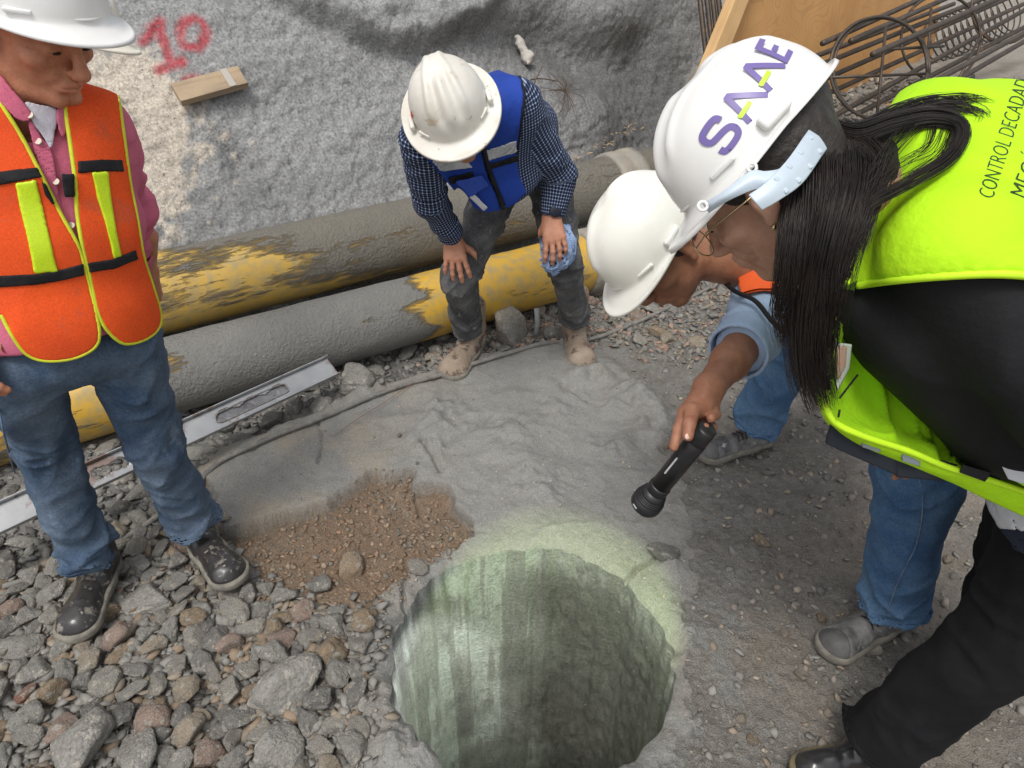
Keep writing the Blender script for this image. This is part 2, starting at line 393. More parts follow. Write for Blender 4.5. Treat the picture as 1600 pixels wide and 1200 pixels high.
# borehole shaft, scored by the auger
nd = 150
dep = np.linspace(0, 1, nd) ** 1.15 * 2.6
Aa, Dd = np.meshgrid(ang, dep, indexing='ij')
r0 = np.linalg.norm(RIMXY - HC, axis=1)[:, None]
Q = np.stack([Aa.ravel() * .37, Dd.ravel(), 0 * Dd.ravel()], 1)
st = fbm(Q * A(1, .05, 1), 26, 4, 80).reshape(NA, nd); st2 = fbm(Q * A(1, .12, 1), 90, 3, 81).reshape(NA, nd); ru = fbm(Q * A(1, .55, 1), 48, 4, 82).reshape(NA, nd); big = fbm(Q, 5, 3, 83).reshape(NA, nd)
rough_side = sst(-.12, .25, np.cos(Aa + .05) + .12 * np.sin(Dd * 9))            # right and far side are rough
arcs = np.sin((Dd * 34 + 2.2 * np.sin(Aa * 1.0 + .6) + 1.0 * big) ) * .5
fade = sst(0, .05, Dd)
Rs = r0 + fade * (.0042 * st + .0020 * st2 + .007 * big + (.0050 * rough_side + .0005) * ru + .0006 * arcs) - .0 * Dd
Rs[:, 0] = r0[:, 0]
Zs = RIMZ[:, None] - Dd; Zs[:, 0] = RIMZ
V = np.stack([HC[0] + Rs * np.cos(Aa), HC[1] + Rs * np.sin(Aa), Zs], -1).reshape(-1, 3)
j = np.arange(nd - 1)[None]; F = np.stack([i * nd + j, i2 * nd + j, i2 * nd + j + 1, i * nd + j + 1], -1).reshape(-1, 4)[:, ::-1]
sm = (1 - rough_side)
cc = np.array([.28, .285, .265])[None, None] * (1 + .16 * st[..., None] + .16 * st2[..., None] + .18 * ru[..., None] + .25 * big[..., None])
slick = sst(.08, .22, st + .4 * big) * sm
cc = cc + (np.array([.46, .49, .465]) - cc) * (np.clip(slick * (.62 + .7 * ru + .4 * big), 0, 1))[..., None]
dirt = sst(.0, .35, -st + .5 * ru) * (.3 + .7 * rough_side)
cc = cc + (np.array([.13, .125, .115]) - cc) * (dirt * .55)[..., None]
cc = cc + (np.array([.10, .098, .088]) * (1 + .5 * ru[..., None]) - cc) * (np.clip(rough_side * (.85 + .5 * st), 0, 1) * .92 * sst(.02, .2, Dd))[..., None]  # right side: dark mud, with the shade off the torch beam painted in
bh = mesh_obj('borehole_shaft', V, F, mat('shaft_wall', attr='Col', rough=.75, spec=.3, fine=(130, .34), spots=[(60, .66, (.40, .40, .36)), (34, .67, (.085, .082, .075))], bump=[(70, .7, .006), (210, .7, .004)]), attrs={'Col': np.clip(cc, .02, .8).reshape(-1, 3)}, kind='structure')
bn = 40
bv = [(HC[0], HC[1], -2.55)] + [(HC[0] + .42 * math.cos(k / bn * 2 * math.pi), HC[1] + .42 * math.sin(k / bn * 2 * math.pi), -2.58) for k in range(bn)]
mesh_obj('borehole_bottom', bv, [(0, 1 + k, 1 + (k + 1) % bn) for k in range(bn)], mat('wet_soil', (.12, .11, .1), rough=.6), kind='structure')

# ---------------------------------------------------------------- sprayed concrete wall
PD = nrm(A(1.274, .81, 0)); PN = A(-PD[1], PD[0], 0)
U0 = A(-.707, 3.02, .36)                                              # upper pipe axis point
BETA = math.radians(62)
WB = U0 + PN * .16 - A(0, 0, .25); WUP = PN * math.cos(BETA) + A(0, 0, math.sin(BETA)); WN = np.cross(PD, WUP); WN = WN if WN[1] < 0 else -WN
def W_st(u, v):
    p = ONP(u, v, WB, WN) - WB; return A(p @ PD, p @ WUP)
s_ = np.arange(-2.9, 3.4, .0135); t_ = np.arange(-.25, 3.3, .0135)
S_, T_ = np.meshgrid(s_, t_, indexing='ij'); sx, tx = S_.ravel(), T_.ravel()
P = np.stack([sx, tx, 0 * sx], 1)
def blob(u, v, ru, rv, ang=0):
    c = W_st(u, v); du, dv = sx - c[0], tx - c[1]; ca, sa = math.cos(ang), math.sin(ang)
    return np.exp(-(((du * ca + dv * sa) / ru) ** 2 + ((-du * sa + dv * ca) / rv) ** 2))
def wline(pts): return np.array([W_st(*p) for p in pts])
led = wline([(360, -60), (430, 10), (500, 45), (560, 75), (620, 95), (700, 80), (770, 40), (800, -60)])
dl = -polysd(sx, tx, led)                                               # inside the bulging ledge > 0
disp = .10 * fbm(P, 1.1, 3, 100) + .014 * fbm(P, 4, 3, 101) + .008 * fbm(P, 14, 3, 102) + .022 * (.35 - np.abs(fbm(P, 24, 3, 103))) + .010 * (.35 - np.abs(fbm(P, 60, 2, 107)))
disp += .13 * sst(-.02, .10, dl + .03 * fbm(P, 8, 3, 104)) + .05 * np.clip(fbm(P, 6, 2, 105), -.3, 1) * sst(0, .1, dl)
disp -= .16 * blob(905, 75, .34, .2, -.5) + .07 * blob(820, 60, .22, .14) - .06 * blob(905, 180, .35, .18)
disp += .10 * blob(960, 30, .25, .15) - .12 * blob(1010, 120, .3, .45)
disp -= .03 * blob(385, 255, .05, .14, .5) + .025 * blob(370, 270, .04, .1)
wV = WB + sx[:, None] * PD + tx[:, None] * WUP + disp[:, None] * WN
f1 = fbm(P, 2, 3, 110); f2 = fbm(P, 40, 3, 111)
wc = np.array([.285, .288, .285])[None] * (1 + .07 * f1[:, None] + .10 * f2[:, None])
wet = np.clip(.9 * blob(840, 70, .32, .22) + .9 * blob(920, 130, .25, .15, -.4) + 1.1 * blob(1040, 120, .42, .8) + .45 * blob(690, 60, .35, .08) + .8 * blob(975, 200, .3, .12, .5) + .35 * blob(300, 330, 1.2, .12, .0) + .5 * blob(380, 265, .07, .16, .5), 0, 1)
wet = np.clip(wet * (1 + .5 * fbm(P, 7, 3, 112)), 0, 1)
wc = wc * (1 - .50 * wet[:, None])
bei = np.clip(1.2 * blob(215, 150, .16, .22) + .8 * blob(225, 260, .14, .35) + .35 * blob(330, 230, .3, .3), 0, 1); bei = sst(.35, .62, bei + .45 * fbm(P, 22, 4, 113))
wc = wc + (np.array([.56, .49, .40]) - wc) * (bei * .8)[:, None]
def stroke(pts, w):
    q = wline(pts); d = np.full(len(sx), 9.)
    for a, b in zip(q[:-1], q[1:]):
        e = b - a; t = np.clip(((sx - a[0]) * e[0] + (tx - a[1]) * e[1]) / (e @ e), 0, 1); d = np.minimum(d, np.hypot(sx - a[0] - t * e[0], tx - a[1] - t * e[1]))
    return np.clip(1.25 - d / w + .38 * f2 + .5 * fbm(P, 75, 2, 115), 0, 1)
k_ = np.linspace(0, 2 * math.pi, 24)
ring = [(301 + 20 * math.cos(a), 54 + 22 * math.sin(a)) for a in k_]
red = np.maximum.reduce([stroke([(224, 62), (236, 46), (249, 32), (256, 60), (264, 92), (267, 102)], .024), stroke([(248, 107), (285, 97)], .026), stroke(ring, .024), stroke([(292, 128), (312, 124)], .03), stroke([(668, -2), (682, 2)], .04)])
wc = wc + (np.array([.40, .045, .06]) - wc) * (red * .85)[:, None]
# bare wall beyond the corner, and its right edge turning away
disp_edge = sst(2.75, 3.2, sx)
wV = wV + disp_edge[:, None] * (PN * .9)[None]
wF_i = np.arange(len(s_) - 1)[:, None] * len(t_); wF_j = np.arange(len(t_) - 1)[None]
wF = np.stack([wF_i + wF_j, wF_i + len(t_) + wF_j, wF_i + len(t_) + wF_j + 1, wF_i + wF_j + 1], -1).reshape(-1, 4)
wall = mesh_obj('sprayed_concrete_wall', wV, wF, mat('shotcrete', attr='Col', rough=.95, spec=.2, fine=(80, .45), spots=[(62, .60, (.17, .17, .168))], bump=[(50, .6, .010), (120, .6, .006)]), attrs={'Col': np.clip(wc, .02, .8)}, kind='structure')
tag(wall, 'rough grey sprayed concrete wall with a red painted 10 on it')
def on_wall(u, v, off=0.0):
    s, t = W_st(u, v); k = np.argmin((sx - s) ** 2 + (tx - t) ** 2); p = wV[k]
    return p + WN * off

# ---------------------------------------------------------------- pipes
def pipe_mat(name, yellow, gry):
    m = bpy.data.materials.new(name); m.use_nodes = True; t = m.node_tree; N = t.nodes; L = t.links; b = N['Principled BSDF']
    b.inputs['Roughness'].default_value = .6
    tc = N.new('ShaderNodeTexCoord'); at = N.new('ShaderNodeAttribute'); at.attribute_name = 'cov'
    av = N.new('ShaderNodeAttribute'); av.attribute_name = 'puv'
    def noise(sc, vec, d=5, r=.65):
        n = N.new('ShaderNodeTexNoise'); n.inputs['Scale'].default_value = sc; n.inputs['Detail'].default_value = d; n.inputs['Roughness'].default_value = r; L.new(vec, n.inputs['Vector']); return n.outputs['Fac']
    n1 = noise(5, av.outputs['Vector']); n2 = noise(38, av.outputs['Vector'], 8, .75); n3 = noise(75, tc.outputs['Object'], 4)
    ma = N.new('ShaderNodeMath'); ma.operation = 'MULTIPLY_ADD'; ma.inputs[1].default_value = .62; L.new(n2, ma.inputs[0]); L.new(n1, ma.inputs[2])
    sb = N.new('ShaderNodeMath'); sb.operation = 'ADD'; L.new(ma.outputs[0], sb.inputs[0]); L.new(at.outputs['Fac'], sb.inputs[1])
    mr = N.new('ShaderNodeMapRange'); mr.inputs[1].default_value = .745; mr.inputs[2].default_value = .86; L.new(sb.outputs[0], mr.inputs[0])
    r1 = N.new('ShaderNodeMix'); r1.data_type = 'RGBA'; r1.inputs[6].default_value = (*yellow, 1); r1.inputs[7].default_value = (.40, .30, .13, 1)
    q = N.new('ShaderNodeMapRange'); q.inputs[1].default_value = .42; q.inputs[2].default_value = .66; L.new(noise(22, tc.outputs['Object']), q.inputs[0]); L.new(q.outputs[0], r1.inputs[0])
    r2 = N.new('ShaderNodeMix'); r2.data_type = 'RGBA'; r2.inputs[6].default_value = (*gry, 1); r2.inputs[7].default_value = (gry[0] * 1.5, gry[1] * 1.48, gry[2] * 1.42, 1); L.new(noise(9, tc.outputs['Object']), r2.inputs[0])
    fm = N.new('ShaderNodeMix'); fm.data_type = 'RGBA'; L.new(mr.outputs[0], fm.inputs[0]); L.new(r1.outputs[2], fm.inputs[6]); L.new(r2.outputs[2], fm.inputs[7]); L.new(fm.outputs[2], b.inputs['Base Color'])
    h = N.new('ShaderNodeMath'); h.operation = 'MULTIPLY_ADD'; h.inputs[1].default_value = 1.9; L.new(n3, h.inputs[0]); L.new(mr.outputs[0], h.inputs[2])
    h2 = N.new('ShaderNodeMath'); h2.operation = 'MULTIPLY'; L.new(h.outputs[0], h2.inputs[0]); L.new(mr.outputs[0], h2.inputs[1])
    bp = N.new('ShaderNodeBump'); bp.inputs['Strength'].default_value = .9; bp.inputs['Distance'].default_value = .008; L.new(h2.outputs[0], bp.inputs['Height']); L.new(bp.outputs[0], b.inputs['Normal'])
    rm = N.new('ShaderNodeMapRange'); rm.inputs[3].default_value = .42; rm.inputs[4].default_value = .8; L.new(mr.outputs[0], rm.inputs[0]); L.new(rm.outputs[0], b.inputs['Roughness'])
    return m
def pipe(p0, d, s0, s1, r, covf, m, name='barrel'):
    ns = int((s1 - s0) / .03); na = 72; s = np.linspace(s0, s1, ns); a = np.arange(na) / na * 2 * np.pi
    S, Am = np.meshgrid(s, a, indexing='ij'); n = A(-d[1], d[0], 0)
    Q = np.stack([S.ravel(), Am.ravel() * r * 1.0, 0 * S.ravel()], 1)
    rad = r + .0025 * fbm(Q, 12, 3, 200)
    V = p0 + S.reshape(-1, 1) * d + rad[:, None] * (np.cos(Am).reshape(-1, 1) * n + np.sin(Am).reshape(-1, 1) * A(0, 0, 1))
    ii = np.arange(ns - 1)[:, None] * na; jj = np.arange(na)[None]; kk = (jj + 1) % na
    F = np.stack([ii + jj, ii + kk, ii + na + kk, ii + na + jj], -1).reshape(-1, 4)
    cov = covf(S.ravel(), np.sin(Am).ravel(), -np.cos(Am).ravel())
    return mesh_obj(name, V, F, m, attrs={'cov': cov, 'puv': np.stack([S.ravel() * .22, Am.ravel() * r, 0 * S.ravel()], 1)})
def ring_obj(p, d, prof, m, name, na=64, jitter=.002):
    n = A(-d[1], d[0], 0); a = np.arange(na) / na * 2 * np.pi; V = []
    for s, r in prof:
        for t in a: V.append(p + d * s + (r + random.uniform(-jitter, jitter)) * (math.cos(t) * n + math.sin(t) * A(0, 0, 1)))
    k = len(prof); F = [(q * na + t, q * na + (t + 1) % na, (q + 1) * na + (t + 1) % na, (q + 1) * na + t) for q in range(k - 1) for t in range(na)]
    F += [tuple((k - 1) * na + t for t in range(na)), tuple(range(na))[::-1]]
    return mesh_obj(name, V, F, m)
YEL = (.60, .36, .045)
mp_u = pipe_mat('pipe_slurry_upper', (.55, .35, .07), (.14, .13, .11)); mp_l = pipe_mat('pipe_slurry_lower', YEL, (.165, .162, .153))
def sU(u, v): return (ONP(u, v, U0, WN) - U0) @ PD
upipe = empty('steel_pipe', 'upper yellow pipe mostly caked in grey cement, lying against the wall', 'pipe', U0)
def cov_u(s, z, front):
    c = .125 + .0 * s
    c = c - .20 * np.exp(-((s - sU(390, 430)) / .22) ** 2) * sst(.0, .9, front + .3) - .20 * np.exp(-((s - sU(240, 430)) / .2) ** 2)
    c = c - .10 * np.exp(-((s - sU(940, 290)) / .18) ** 2) - .17 * np.exp(-((z + .62) / .28) ** 2) * sst(sU(720, 350), sU(560, 380), s) + .1 * sst(.5, .9, z)
    return c
mud = mat('dried_slurry', (.27, .26, .235), (.36, .32, .26), 12, .9, bump=[(40, .6, .01)], spec=.2)
sEnd = 1.45
adopt(upipe, pipe(U0, PD, -3.6, sEnd, .165, cov_u, mp_u))
adopt(upipe, ring_obj(U0 + PD * sEnd, PD, [(0, .165), (.0, .178), (.015, .184), (.075, .184), (.09, .172), (.12, .172), (.13, .186), (.18, .186), (.19, .15)], mud, 'coupling', jitter=.003))
adopt(upipe, pipe(U0, PD, sEnd + .185, 3.2, .16, cov_u, mp_u, 'end_length'))
L0 = A(-.826, 2.575, .15); LD = nrm(A(1.451, .87, 0))
def sL(u, v): return (ONP(u, v, L0, A(-LD[1], LD[0], 0)) - L0) @ LD
lpipe = empty('steel_pipe', 'lower yellow pipe half covered in grey cement, bare yellow behind the blue vest worker', 'pipe', L0)
def cov_l(s, z, front):
    a, b = sL(645, 480), sL(215, 620)
    g = sst(a + .10, a - .12, s + .05 * np.sin(z * 7)) * sst(b - .08, b + .2, s + .07 * np.sin(z * 5 + 1))
    c = -.16 + g * .52 - .24 * np.exp(-((z - .55) / .2) ** 2) * g * sst(sL(330, 560), sL(480, 500), s) - .17 * np.exp(-((s - sL(290, 590)) / .14) ** 2) * g
    return c + .06 * sst(sL(120, 640), sL(0, 700), s)
sLe = sL(905, 425)
adopt(lpipe, pipe(L0, LD, -3.2, sLe, .15, cov_l, mp_l))
adopt(lpipe, ring_obj(L0 + LD * sLe, LD, [(0, .15), (0, .162), (.03, .168), (.09, .168), (.1, .158), (.13, .158), (.14, .168), (.17, .166), (.175, .13)], mud, 'end_collar', jitter=.003))
# ---------------------------------------------------------------- stones
def gh(x, y):
    z, _ = ground_h(np.atleast_1d(np.asarray(x, float)), np.atleast_1d(np.asarray(y, float))); return z
def ico(sub):
    bm = bmesh.new(); bmesh.ops.create_icosphere(bm, subdivisions=sub, radius=1.0)
    V = np.array([v.co[:] for v in bm.verts]); bm.verts.index_update(); F = np.array([[v.index for v in f.verts] for f in bm.faces]); bm.free(); return V, F
def rock_geo(sub, seed, rough=.06, planes=8):
    r = np.random.default_rng(seed); V, F = ico(sub); D = nrm(V)
    n = nrm(r.normal(size=(planes, 3))); d = r.uniform(.52, .98, planes)
    dd = D @ n.T; rad = np.where(dd > .08, d[None] / np.maximum(dd, .08), 9)
    rad = np.minimum(-np.log(np.exp(-38 * np.minimum(rad, 3)).sum(1) + 1e-30) / 38, 1.2)
    rad = rad * (1 + .030 * fbm(D * 1.0 + seed, 9, 3, seed + 9))
    rad = rad * (1 + rough * fbm(D + seed, 2.2, 3, seed) + rough * .7 * fbm(D + seed, 7, 2, seed + 5))
    V = D * rad[:, None] * r.uniform([.85, .7, .5], [1.15, 1.0, .8]); return V, F
def rock_mat(name, c, c2, dust=(.36, .335, .29)):
    return mat(name, c, c2, 1.3, .93, spec=.2, fine=(11, .38), bump=[(2.6, .7, .012), (9, .9, .008)], spots=[(1.9, .56, dust), (7, .64, (c[0] * .55, c[1] * .52, c[2] * .5))])
RM = [rock_mat('stone_grey', (.28, .27, .245), (.21, .20, .18)), rock_mat('stone_mid', (.235, .225, .205), (.29, .265, .22)), rock_mat('stone_dark', (.165, .158, .147), (.22, .21, .188)),
      rock_mat('stone_tan', (.33, .27, .20), (.25, .225, .185)), rock_mat('stone_ochre', (.31, .23, .15), (.23, .19, .145)), rock_mat('stone_pink', (.31, .225, .185), (.26, .21, .17)), rock_mat('stone_red', (.27, .14, .095), (.22, .15, .12))]
def rock_me(sub, seed, m, rough=.06):
    V, F = rock_geo(sub, seed, rough); o = mesh_obj('stone', V, F, m); me = o.data; bpy.data.objects.remove(o); return me
ROCKS = {}
for mi, m in enumerate(RM):
    ROCKS[mi] = [rock_me(4, 100 + mi * 10 + k, m, .12) for k in range(5)]
placed = []
nstone = 0
def put_stone(me, x, y, s, label, group, sink=.35, zr=None, flat=1.0, z=None, name='stone'):
    global nstone
    o = bpy.data.objects.new(name, me); COL.objects.link(o)
    z0 = gh(x, y)[0] if z is None else z
    o.location = (float(x), float(y), float(z0 + s * flat * (.62 - sink))); o.rotation_euler = (random.uniform(-.35, .35), random.uniform(-.35, .35), random.uniform(0, 6.28) if zr is None else zr)
    o.scale = (s, s * random.uniform(.8, 1.05), s * flat * random.uniform(.75, 1.1)); tag(o, label, 'stone', group); nstone += 1; placed.append((float(x), float(y), s)); return o
# stones one can point at
HERO = [(797, 512, .135, 1, 1.0, 'large angular grey boulder between the brown boots, against the yellow pipe'),
        (552, 600, .095, 0, .9, 'rounded cement-coated boulder just below the right end of the metal channel'),
        (445, 1088, .088, 0, .85, 'big domed grey stone with a tan patch, lower left of the borehole'),
        (120, 1168, .085, 0, 1.0, 'largest pale grey wedge stone at the bottom left corner'),
        (222, 932, .088, 0, .40, 'long flat grey slab stone between the two black boots'),
        (332, 937, .040, 0, .5, 'flat blue-grey triangular stone below the right black boot'),
        (205, 1175, .072, 0, .9, 'squarish grey stone at the bottom edge, second from the left corner'),
        (425, 1178, .070, 0, .9, 'squarish pale stone at the bottom edge below the big domed stone'),
        (235, 1126, .045, 5, .8, 'rounded pink-brown stone near the bottom left'),
        (134, 1034, .040, 3, .9, 'tan blocky stone just below the left black boot'),
        (38, 1088, .034, 6, .9, 'red-brown elongated stone near the left edge'),
        (1090, 537, .042, 3, .6, 'flat pale tan stone alone on the gravel left of the rolled blue sleeve'),
        (345, 1140, .030, 0, .5, 'small whitish flat stone near the bottom left'),
        (545, 885, .055, 4, .8, 'tan earthy lump on the brown soil left of the borehole'),
        (500, 905, .042, 2, .8, 'dark clod crusted with pebbles on the brown soil'),
        (1345, 950 - 85, .0, 1, 1, ''), (1190, 848, .024, 4, .9, 'tan stone in the trampled dirt right of the borehole'),
        (1550, 855, .035, 4, .8, 'brown stone beside the reflective jacket hem at right'),
        (1480, 872, .022, 3, .8, 'small pale brown stone right of the blue denim shin'),
        (657, 898, .030, 1, .7, 'grey pebbled stone on the rear left edge of the borehole'),
        (1036, 872, .045, 2, .6, 'dark clod on the rear right rim of the borehole'),
        (640, 610, .0, 0, 1, ''), (430, 655, .07, 2, .8, 'dark cement clod under the middle of the metal channel'),
        (380, 690, .06, 2, .8, 'dark lumpy clod beside the blue jeans, under the channel'),
        (500, 640, .055, 0, .9, 'grey rounded clod left of the cement-coated boulder'),
        (1028, 520, .05, 4, .7, 'tan stone behind the hose, below the lower white helmet'), (1290, 672, .05, 2, .5, 'stone half hidden behind the lime vest hem')]
for u, v, s, mi, fl, lab in HERO:
    if s <= 0: continue
    g = GZ(u, v, s * .3); me = rock_me(4, int(u * 7 + v), RM[mi], .07)
    put_stone(me, g[0], g[1], s, lab, None, flat=fl, sink=.3)
Z_RIGHT = gp([(960, 560), (1060, 440), (1400, 440), (1750, 520), (1750, 1350), (1000, 1350), (1080, 1180), (1100, 1060), (1090, 950), (1110, 860), (1080, 760), (1060, 690), (1060, 640)])
zones_spec = [
    ('rubble', Z_RUB, 172, (.017, .046), 'loose %s stone in the rubble bed at the lower left', 'stones of the rubble bed at the lower left', [0, 0, 0, 0, 1, 1, 1, 2, 2, 3, 4, 5]),
    ('back', Z_BACKRUB, 34, (.018, .045), 'rough %s stone in the rubble strip beside the right end of the pipes', 'stones behind the hose by the pipe ends', [0, 0, 1, 1, 3, 5]),
    ('trench', Z_TRENCH, 36, (.022, .055), 'cement-splashed %s stone in the trench below the metal channel', 'stones in the trench under the channel', [0, 0, 1, 2, 2]),
    ('right', Z_RIGHT, 26, (.008, .026), 'small %s stone lying on the trodden dirt right of the borehole', 'stones on the trodden dirt at right', [1, 3, 3, 4, 5, 1]),
]
for zn, poly, cnt, (smin_, smax_), lab, grp, mats in zones_spec:
    lo = poly.min(0); hi = poly.max(0); lo = np.maximum(lo, [-2.4, .25])
    hi = np.minimum(hi, [3, 5]); n = 0; tries = 0
    while n < cnt and tries < 14000:
        tries += 1
        x, y = rng.uniform(lo[0], hi[0]), rng.uniform(lo[1], hi[1])
        s = smin_ + (smax_ - smin_) * (1 - (tries / 14000)) ** 1.2 * rng.uniform(.45, 1)
        if polysd(np.array([x]), np.array([y]), poly)[0] > -s * .4: continue
        if np.hypot(x - HC[0], y - HC[1]) < HR + s + .03: continue
        # inside the picture with a margin
        dd = A(x, y, -CAM_H); dz = CP * y + SP * CAM_H; u = 800 + x / dz * FPX; v = 600 - (SP * y - CP * CAM_H) / dz * FPX
        if not (-60 < u < 1660 and -20 < v < 1260): continue
        if any((x - a) ** 2 + (y - b) ** 2 < ((s + c) * .72) ** 2 for a, b, c in placed): continue
        mi = random.choice(mats); cn_ = ['pale grey', 'mid-grey', 'dark grey', 'tan', 'ochre-brown', 'pinkish', 'red-brown'][mi]; put_stone(ROCKS[mi][random.randrange(5)], x, y, s, lab % cn_, cn_ + ' ' + grp, sink=.12 if zn == 'rubble' else .3); n += 1
# finer gravel: nobody could count it
def gravel(name, poly, n, s0, s1, cols, seed, dens=None, power=2.2, edge=.03):
    r = np.random.default_rng(seed); lo = poly.min(0); hi = poly.max(0); lo = np.maximum(lo, [-2.6, .2]); hi = np.minimum(hi, [3.2, 4.6])
    p = r.uniform(lo, hi, (n * 6, 2)); sd = polysd(p[:, 0], p[:, 1], poly); k = sd < edge * r.normal(size=len(p)) - (.012 if edge < .02 else 0)
    k &= np.hypot(p[:, 0] - HC[0], p[:, 1] - HC[1]) > HR + .012
    if dens is not None: k &= r.random(len(p)) < dens(p[:, 0], p[:, 1])
    p = p[k][:n]; n = len(p); s = s0 + (s1 - s0) * r.random(n) ** power
    z = gh(p[:, 0], p[:, 1])
    T = [(lambda g, rr: (g[0] * rr.uniform(.62, 1.3, (len(g[0]), 1)) * A(1, 1, .8), g[1]))(rock_geo(1, 900 + q, .1, 6), np.random.default_rng(q)) for q in range(12)]
    pick = r.integers(0, 12, n); Vs = []; Fs = []; Cs = []; o = 0; cols = np.array(cols)
    for q in range(12):
        I = np.where(pick == q)[0]; V, F = T[q]; nv = len(V)
        a = r.uniform(0, 6.28, len(I)); ca, sa = np.cos(a)[:, None], np.sin(a)[:, None]
        tl = r.uniform(-.6, .6, (len(I), 2)); sc = s[I][:, None]
        X = V[None, :, 0] * sc; Y = V[None, :, 1] * sc; Z = V[None, :, 2] * sc * r.uniform(.7, 1.1, (len(I), 1))
        Z2 = Z + X * tl[:, :1] + Y * tl[:, 1:]
        W = np.stack([p[I, 0][:, None] + X * ca - Y * sa, p[I, 1][:, None] + X * sa + Y * ca, (z[I] + s[I] * .25)[:, None] + Z2], -1)
        Vs.append(W.reshape(-1, 3)); Fs.append((F[None] + (np.arange(len(I)) * nv)[:, None, None] + o).reshape(-1, 3)); o += len(I) * nv
        cc = cols[r.integers(0, len(cols), len(I))] * r.uniform(.75, 1.2, (len(I), 1)); Cs.append(np.repeat(cc, nv, 0))
    ob = mesh_obj(name, np.concatenate(Vs), np.concatenate(Fs), m_gravel, attrs={'Col': np.concatenate(Cs)}, smooth=False, kind='stuff'); return ob
m_gravel = mat('gravel_grains', attr='Col', rough=.95, spec=.2, fine=(300, .15))
G_ = (.235, .225, .205); G2 = (.185, .178, .162); TAN = (.26, .22, .17); OCH = (.25, .19, .135); DK = (.13, .127, .12)
tag(gravel('rubble_gravel', Z_RUB, 11000, .004, .026, [(.26, .25, .225), G_, G_, G_, G2, TAN, OCH], 1), 'fine grey and brown gravel filling the rubble bed at the lower left', 'gravel')
tag(gravel('soil_crumbs', Z_SOIL, 4200, .0015, .012, [(.25, .18, .125), (.23, .18, .13), (.29, .22, .16), (.2, .18, .15), (.27, .175, .115)], 2, power=6, edge=.008), 'brown crumbs of earth on the bare soil patch', 'soil crumbs')
tag(gravel('strip_gravel', Z_BACKRUB, 3200, .005, .024, [G_, G_, G2, TAN, (.32, .22, .17)], 3), 'grey gravel between the pipe ends and the hose', 'gravel')
tag(gravel('trench_gravel', Z_TRENCH, 2800, .005, .026, [G_, G_, G2, DK], 4), 'cement-grey gravel in the trench along the channel', 'gravel')
Z_RIGHT = gp([(960, 560), (1060, 440), (1400, 440), (1750, 520), (1750, 1350), (1000, 1350), (1080, 1180), (1100, 1060), (1090, 950), (1110, 860), (1080, 760), (1060, 690), (1060, 640)])
tag(gravel('dirt_gravel', Z_RIGHT, 13000, .0016, .017, [G_, G2, G2, (.24, .225, .2), (.27, .235, .2), (.30, .26, .21), (.27, .22, .17)], 5, power=7), 'fine gravel trodden into the dirt right of the borehole', 'gravel')
Z_BANK = np.array([(1.2, 3.3), (2.2, 3.0), (4.0, 3.3), (5.0, 5.5), (2.5, 6.5), (.9, 4.4)])
tag(gravel('bank_gravel', np.minimum(Z_BANK, 4.6), 3500, .006, .028, [G_, (.38, .36, .32), (.42, .37, .3), G2, DK], 6), 'pale rubble on the raised bank beneath the rebar', 'gravel')
Z_CONCI = Z_CONC
tag(gravel('slab_crumbs', Z_CONC, 700, .0015, .006, [(.36, .33, .29), (.24, .23, .22), (.4, .33, .26)], 8, power=2), 'scattered grit lying on the grey cement crust', 'grit')
for u, v, s, mi, lab in [(350 + 275, 687, .010, 4, 'single tan pebble on the cement crust left of its cracks'), (652, 728, .007, 3, 'tiny cream pebble at the broken edge of the cement crust'),
                         (1268, 772, .011, 3, 'small pinkish oval stone in front of the denim-clad shin'), (1286, 960, .016, 4, 'orange-brown stone left of the front grey work boot'), (1180, 1145, .015, 4, 'small orange stone at the bottom, left of the shiny black shoe'),
                         (1228, 980, .012, 3, 'pale tan stone left of the front grey work boot, below the orange-brown one'), (1252, 1050, .014, 3, 'flat cream stone below the toe of the front grey work boot'), (1045, 690, .022, 5, 'pinkish muddy stone just left of the hand with the torch')]:
    g = GZ(u, v, .03); put_stone(ROCKS[mi][random.randrange(5)], g[0], g[1], s, lab, None, sink=.1)

# ---------------------------------------------------------------- hose
hp = [(-60, 925), (0, 908), (100, 872), (180, 838), (232, 805), (290, 765), (345, 730), (420, 697), (520, 657), (610, 620), (690, 592), (760, 567), (870, 537), (940, 521), (1000, 498), (1060, 470), (1130, 440)]
hpts = np.array([GZ(u, v, .03) for u, v in hp]); hpts = cr(hpts, 10); hpts[:, 2] = gh(hpts[:, 0], hpts[:, 1]) + .013
k = np.ones(9) / 9; hpts[4:-4, 2] = np.convolve(hpts[:, 2], k, 'valid'); hpts[:, 2] += .004 * fbm(hpts, 9, 2, 5); hpts[:, 1] += .004 * fbm(hpts, 7, 2, 6)
V, F = tube(hpts, .0098, 10)
tag(mesh_obj('hose', V, F, mat('hose_muddy', (.15, .146, .135), (.25, .235, .205), 30, .85, bump=[(70, .5, .003)], spots=[(50, .62, (.12, .12, .12))])), 'long grey mud-covered hose snaking along the foot of the pipes', 'hose')

